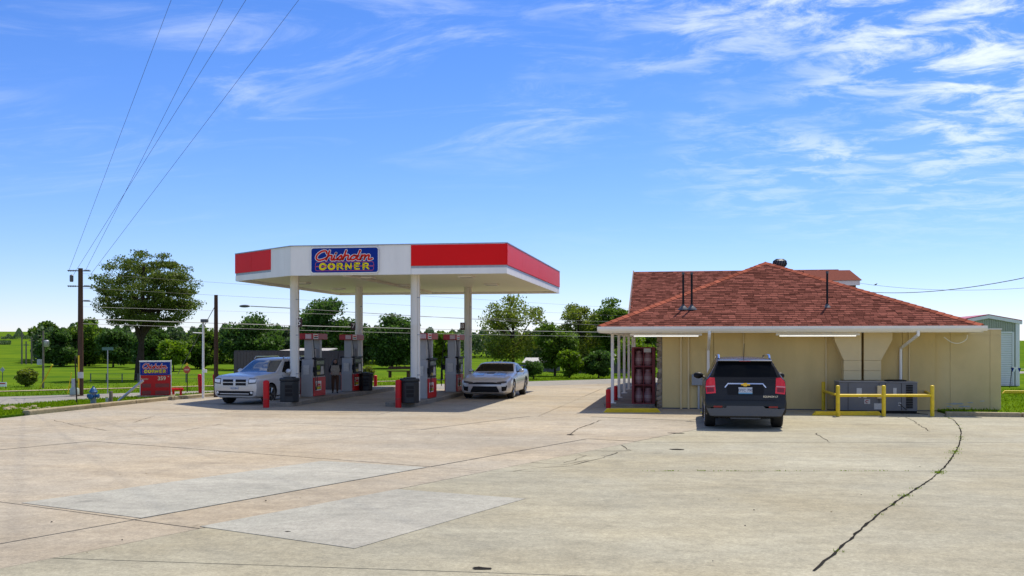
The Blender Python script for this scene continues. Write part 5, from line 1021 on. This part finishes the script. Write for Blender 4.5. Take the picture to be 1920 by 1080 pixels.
# ================================================================ person at the left island
def person():
    p = P(617, 742); root = empty('person', (-12.72, 36.0, .17), RAD(20), 'person with long dark hair in beige top and brown trousers, standing between the left pumps', 'person')
    J = {'pel': (0, 0, .80), 'sp': (0, -.02, 1.0), 'ch': (0, -.05, 1.2), 'nk': (0, -.07, 1.34), 'hl': (.085, 0, .76), 'kl': (.09, -.06, .44), 'al': (.09, .0, .07), 'fl': (.10, -.13, .03), 'hr': (-.085, 0, .76), 'kr': (-.10, -.03, .44), 'ar': (-.10, .06, .07), 'fr': (-.11, -.07, .03),
         'sl': (.17, -.05, 1.27), 'el': (.23, -.10, 1.03), 'wl': (.20, -.28, .92), 'sr': (-.17, -.05, 1.27), 'er': (-.25, -.06, 1.02), 'wr': (-.16, -.24, .96), 'hd': (0, -.09, 1.44)}
    RR = {'pel': .145, 'sp': .125, 'ch': .145, 'nk': .05, 'hl': .095, 'kl': .062, 'al': .042, 'fl': .038, 'hr': .095, 'kr': .062, 'ar': .042, 'fr': .038, 'sl': .062, 'el': .045, 'wl': .03, 'sr': .062, 'er': .045, 'wr': .03, 'hd': .07}
    E_ = [('pel', 'sp'), ('sp', 'ch'), ('ch', 'nk'), ('nk', 'hd'), ('pel', 'hl'), ('hl', 'kl'), ('kl', 'al'), ('al', 'fl'), ('pel', 'hr'), ('hr', 'kr'), ('kr', 'ar'), ('ar', 'fr'), ('ch', 'sl'), ('sl', 'el'), ('el', 'wl'), ('ch', 'sr'), ('sr', 'er'), ('er', 'wr')]
    V = list(J.keys()); verts = [J[k] for k in V]; rad = [RR[k] for k in V]; edges = [(V.index(a), V.index(b)) for a, b in E_]
    for s_, w_ in ((1, 'wl'), (-1, 'wr')):                                   # hands: palm and five fingers
        b = Vector(J[w_]); palm = b + Vector((0, -.06, -.02)); ip = len(verts); verts.append(tuple(palm)); rad.append(.026); edges.append((V.index(w_), ip))
        for k in range(5):
            o = Vector(((k - 2) * .015 * s_, -.045 - .01 * (2 - abs(k - 2)), -.02)) if k else Vector((-.035 * s_, -.02, .0)); i1 = len(verts); verts.append(tuple(palm + o)); rad.append(.009); edges.append((ip, i1)); verts.append(tuple(palm + o * 1.35 + Vector((0, 0, -.025)))); rad.append(.007); edges.append((i1, i1 + 1))
    me = bpy.data.meshes.new('body'); me.from_pydata(verts, edges, []); ob = bpy.data.objects.new('body', me); C.objects.link(ob); md = ob.modifiers.new('s', 'SKIN'); 
    for i, r in enumerate(rad): me.skin_vertices[0].data[i].radius = (r, r); me.skin_vertices[0].data[i].use_root = (i == 0)
    ob.modifiers.new('u', 'SUBSURF').levels = 2; dg = bpy.context.evaluated_depsgraph_get(); nm = bpy.data.meshes.new_from_object(ob.evaluated_get(dg)); bpy.data.objects.remove(ob)
    skin = mat('skin', (.36, .20, .14), .55); top_ = mat('beige_knit', (.42, .37, .30), .9, var=.3, scale=14); dkj = mat('dark_sleeve', (.03, .028, .03), .9); tr_ = mat('brown_trousers', (.11, .06, .04), .9, var=.15); shoe = mat('dark_shoe', (.03, .03, .03), .6)
    nm.materials.clear()
    for m_ in (skin, top_, dkj, tr_, shoe): nm.materials.append(m_)
    for q in nm.polygons:
        c_ = q.center
        if c_.z < .085: q.material_index = 4
        elif c_.z < .84 and abs(c_.x) < .19 and c_.y > -.2: q.material_index = 3
        elif c_.z > 1.335 or c_.y < -.235: q.material_index = 0
        else: q.material_index = 2 if abs(c_.x) > .165 else 1
    nm.shade_smooth(); link(bpy.data.objects.new('body', nm), root)
    hd = MB().add(*ico(.5)); hd.v = [(x * .155, -.10 + y * .19 - (.012 if (abs(x) < .12 and y < -.3 and abs(z + .08) < .14) else 0), 1.475 + z * .225) for x, y, z in hd.v]; h = hd.build('head', skin, root, smooth=True)
    for s_ in (-1, 1):
        MB().lathe([(.011, -.004), (.009, .004)], (s_ * .032, -.192, 1.485), 8, 'y').build('eye', M_blk, h); e2 = MB().add(*ico(.5)); e2.v = [(s_ * .078 + x * .02, -.095 + y * .045, 1.475 + z * .06) for x, y, z in e2.v]; e2.build('ear', skin, h, smooth=True)
    MB().prism([(-.022, 1.425), (.022, 1.425), (.015, 1.415), (-.015, 1.415)], XZ, -.196, -.185).build('mouth', mat('lips', (.3, .08, .07), .5), h); MB().add([(-.012, -.19, 1.45), (.012, -.19, 1.45), (0, -.215, 1.452), (0, -.192, 1.49)], [(0, 1, 2), (0, 2, 3), (1, 3, 2)]).build('nose', skin, h)
    hr = MB().add(*ico(.5)); hr.v = [(x * .20, -.085 + y * .215 + (.022 if y < 0 and z < .25 else 0), 1.505 + z * .235) for x, y, z in hr.v]; hm = mat('dark_hair', (.018, .012, .01), .5)
    for s_ in (-1, 1):
        for k in range(4): hr.tube(catmull([(s_ * .06, -.10 + k * .035, 1.56), (s_ * .10, -.11 + k * .035, 1.44), (s_ * (.10 + .01 * k), -.12 + k * .035, 1.28), (s_ * .085, -.13 + k * .03, 1.14)], 4), [.045] * 9 + [.04, .034, .026, .012], 6)
    hr.lathe([(.09, 1.16), (.12, 1.28), (.115, 1.42), (.10, 1.52)], (0, -.02, 0), 12)
    hr.build('hair', hm, root, smooth=True)
    MB().prism([(-.15, 1.30), (.15, 1.30), (.20, 1.10), (.16, .86), (-.16, .86), (-.20, 1.10)], lambda a, b, d: (a, d * (1 - .25 * abs(a) / .2), b), -.20, -.165).build('shawl', top_, root, bevel=.02)
    root.scale = (.86, .86, .80)
person()

# weathering on the cooler wall: peeled paint near the ground
M_peel = mat('peeled_paint', (.55, .55, .50), .9, var=.4, scale=12)
for u, v, w_, h_ in ((1792, 757, .5, .06), (1808, 762, .36, .05), (1842, 752, .16, .03), (1820, 755, .2, .03), (1780, 762, .2, .04)):
    q = PY(u, v, WY + .138); pts = [(q.x + w_ / 2 * math.cos(a) * rnd.uniform(.6, 1.2), q.z + h_ / 2 * math.sin(a) * rnd.uniform(.5, 1.3)) for a in [k * .4488 for k in range(14)]]
    wb(MB().prism(pts, XZ, WY + .136, WY + .1395), 'peeled_patch', M_peel, cw)
# leaves of litter and pebbles on the forecourt
for k in range(18):
    p = P(rnd.uniform(60, 1850), rnd.uniform(790, 1060)); r_ = rnd.uniform(.006, .015)
    MB().lathe([(r_ * .6, 0), (r_, r_ * .3), (r_ * .4, r_ * .6)], seg=5).build('pebble', M_tar if k % 3 else M_kerb, lot, loc=(p.x, p.y, .034))
for u, v, w_ in ((905, 1073, .10), (1270, 846, .16), (1268, 815, .2), (540, 1003, .04), (1070, 818, .1)):
    p = P(u, v); MB().add([(p.x + w_ * math.cos(a) * rnd.uniform(.6, 1.2), p.y + w_ * .6 * math.sin(a) * rnd.uniform(.5, 1.3), .0365) for a in [k * .5236 for k in range(12)]], [tuple(range(12))]).build('tar_spot', M_tar, lot)
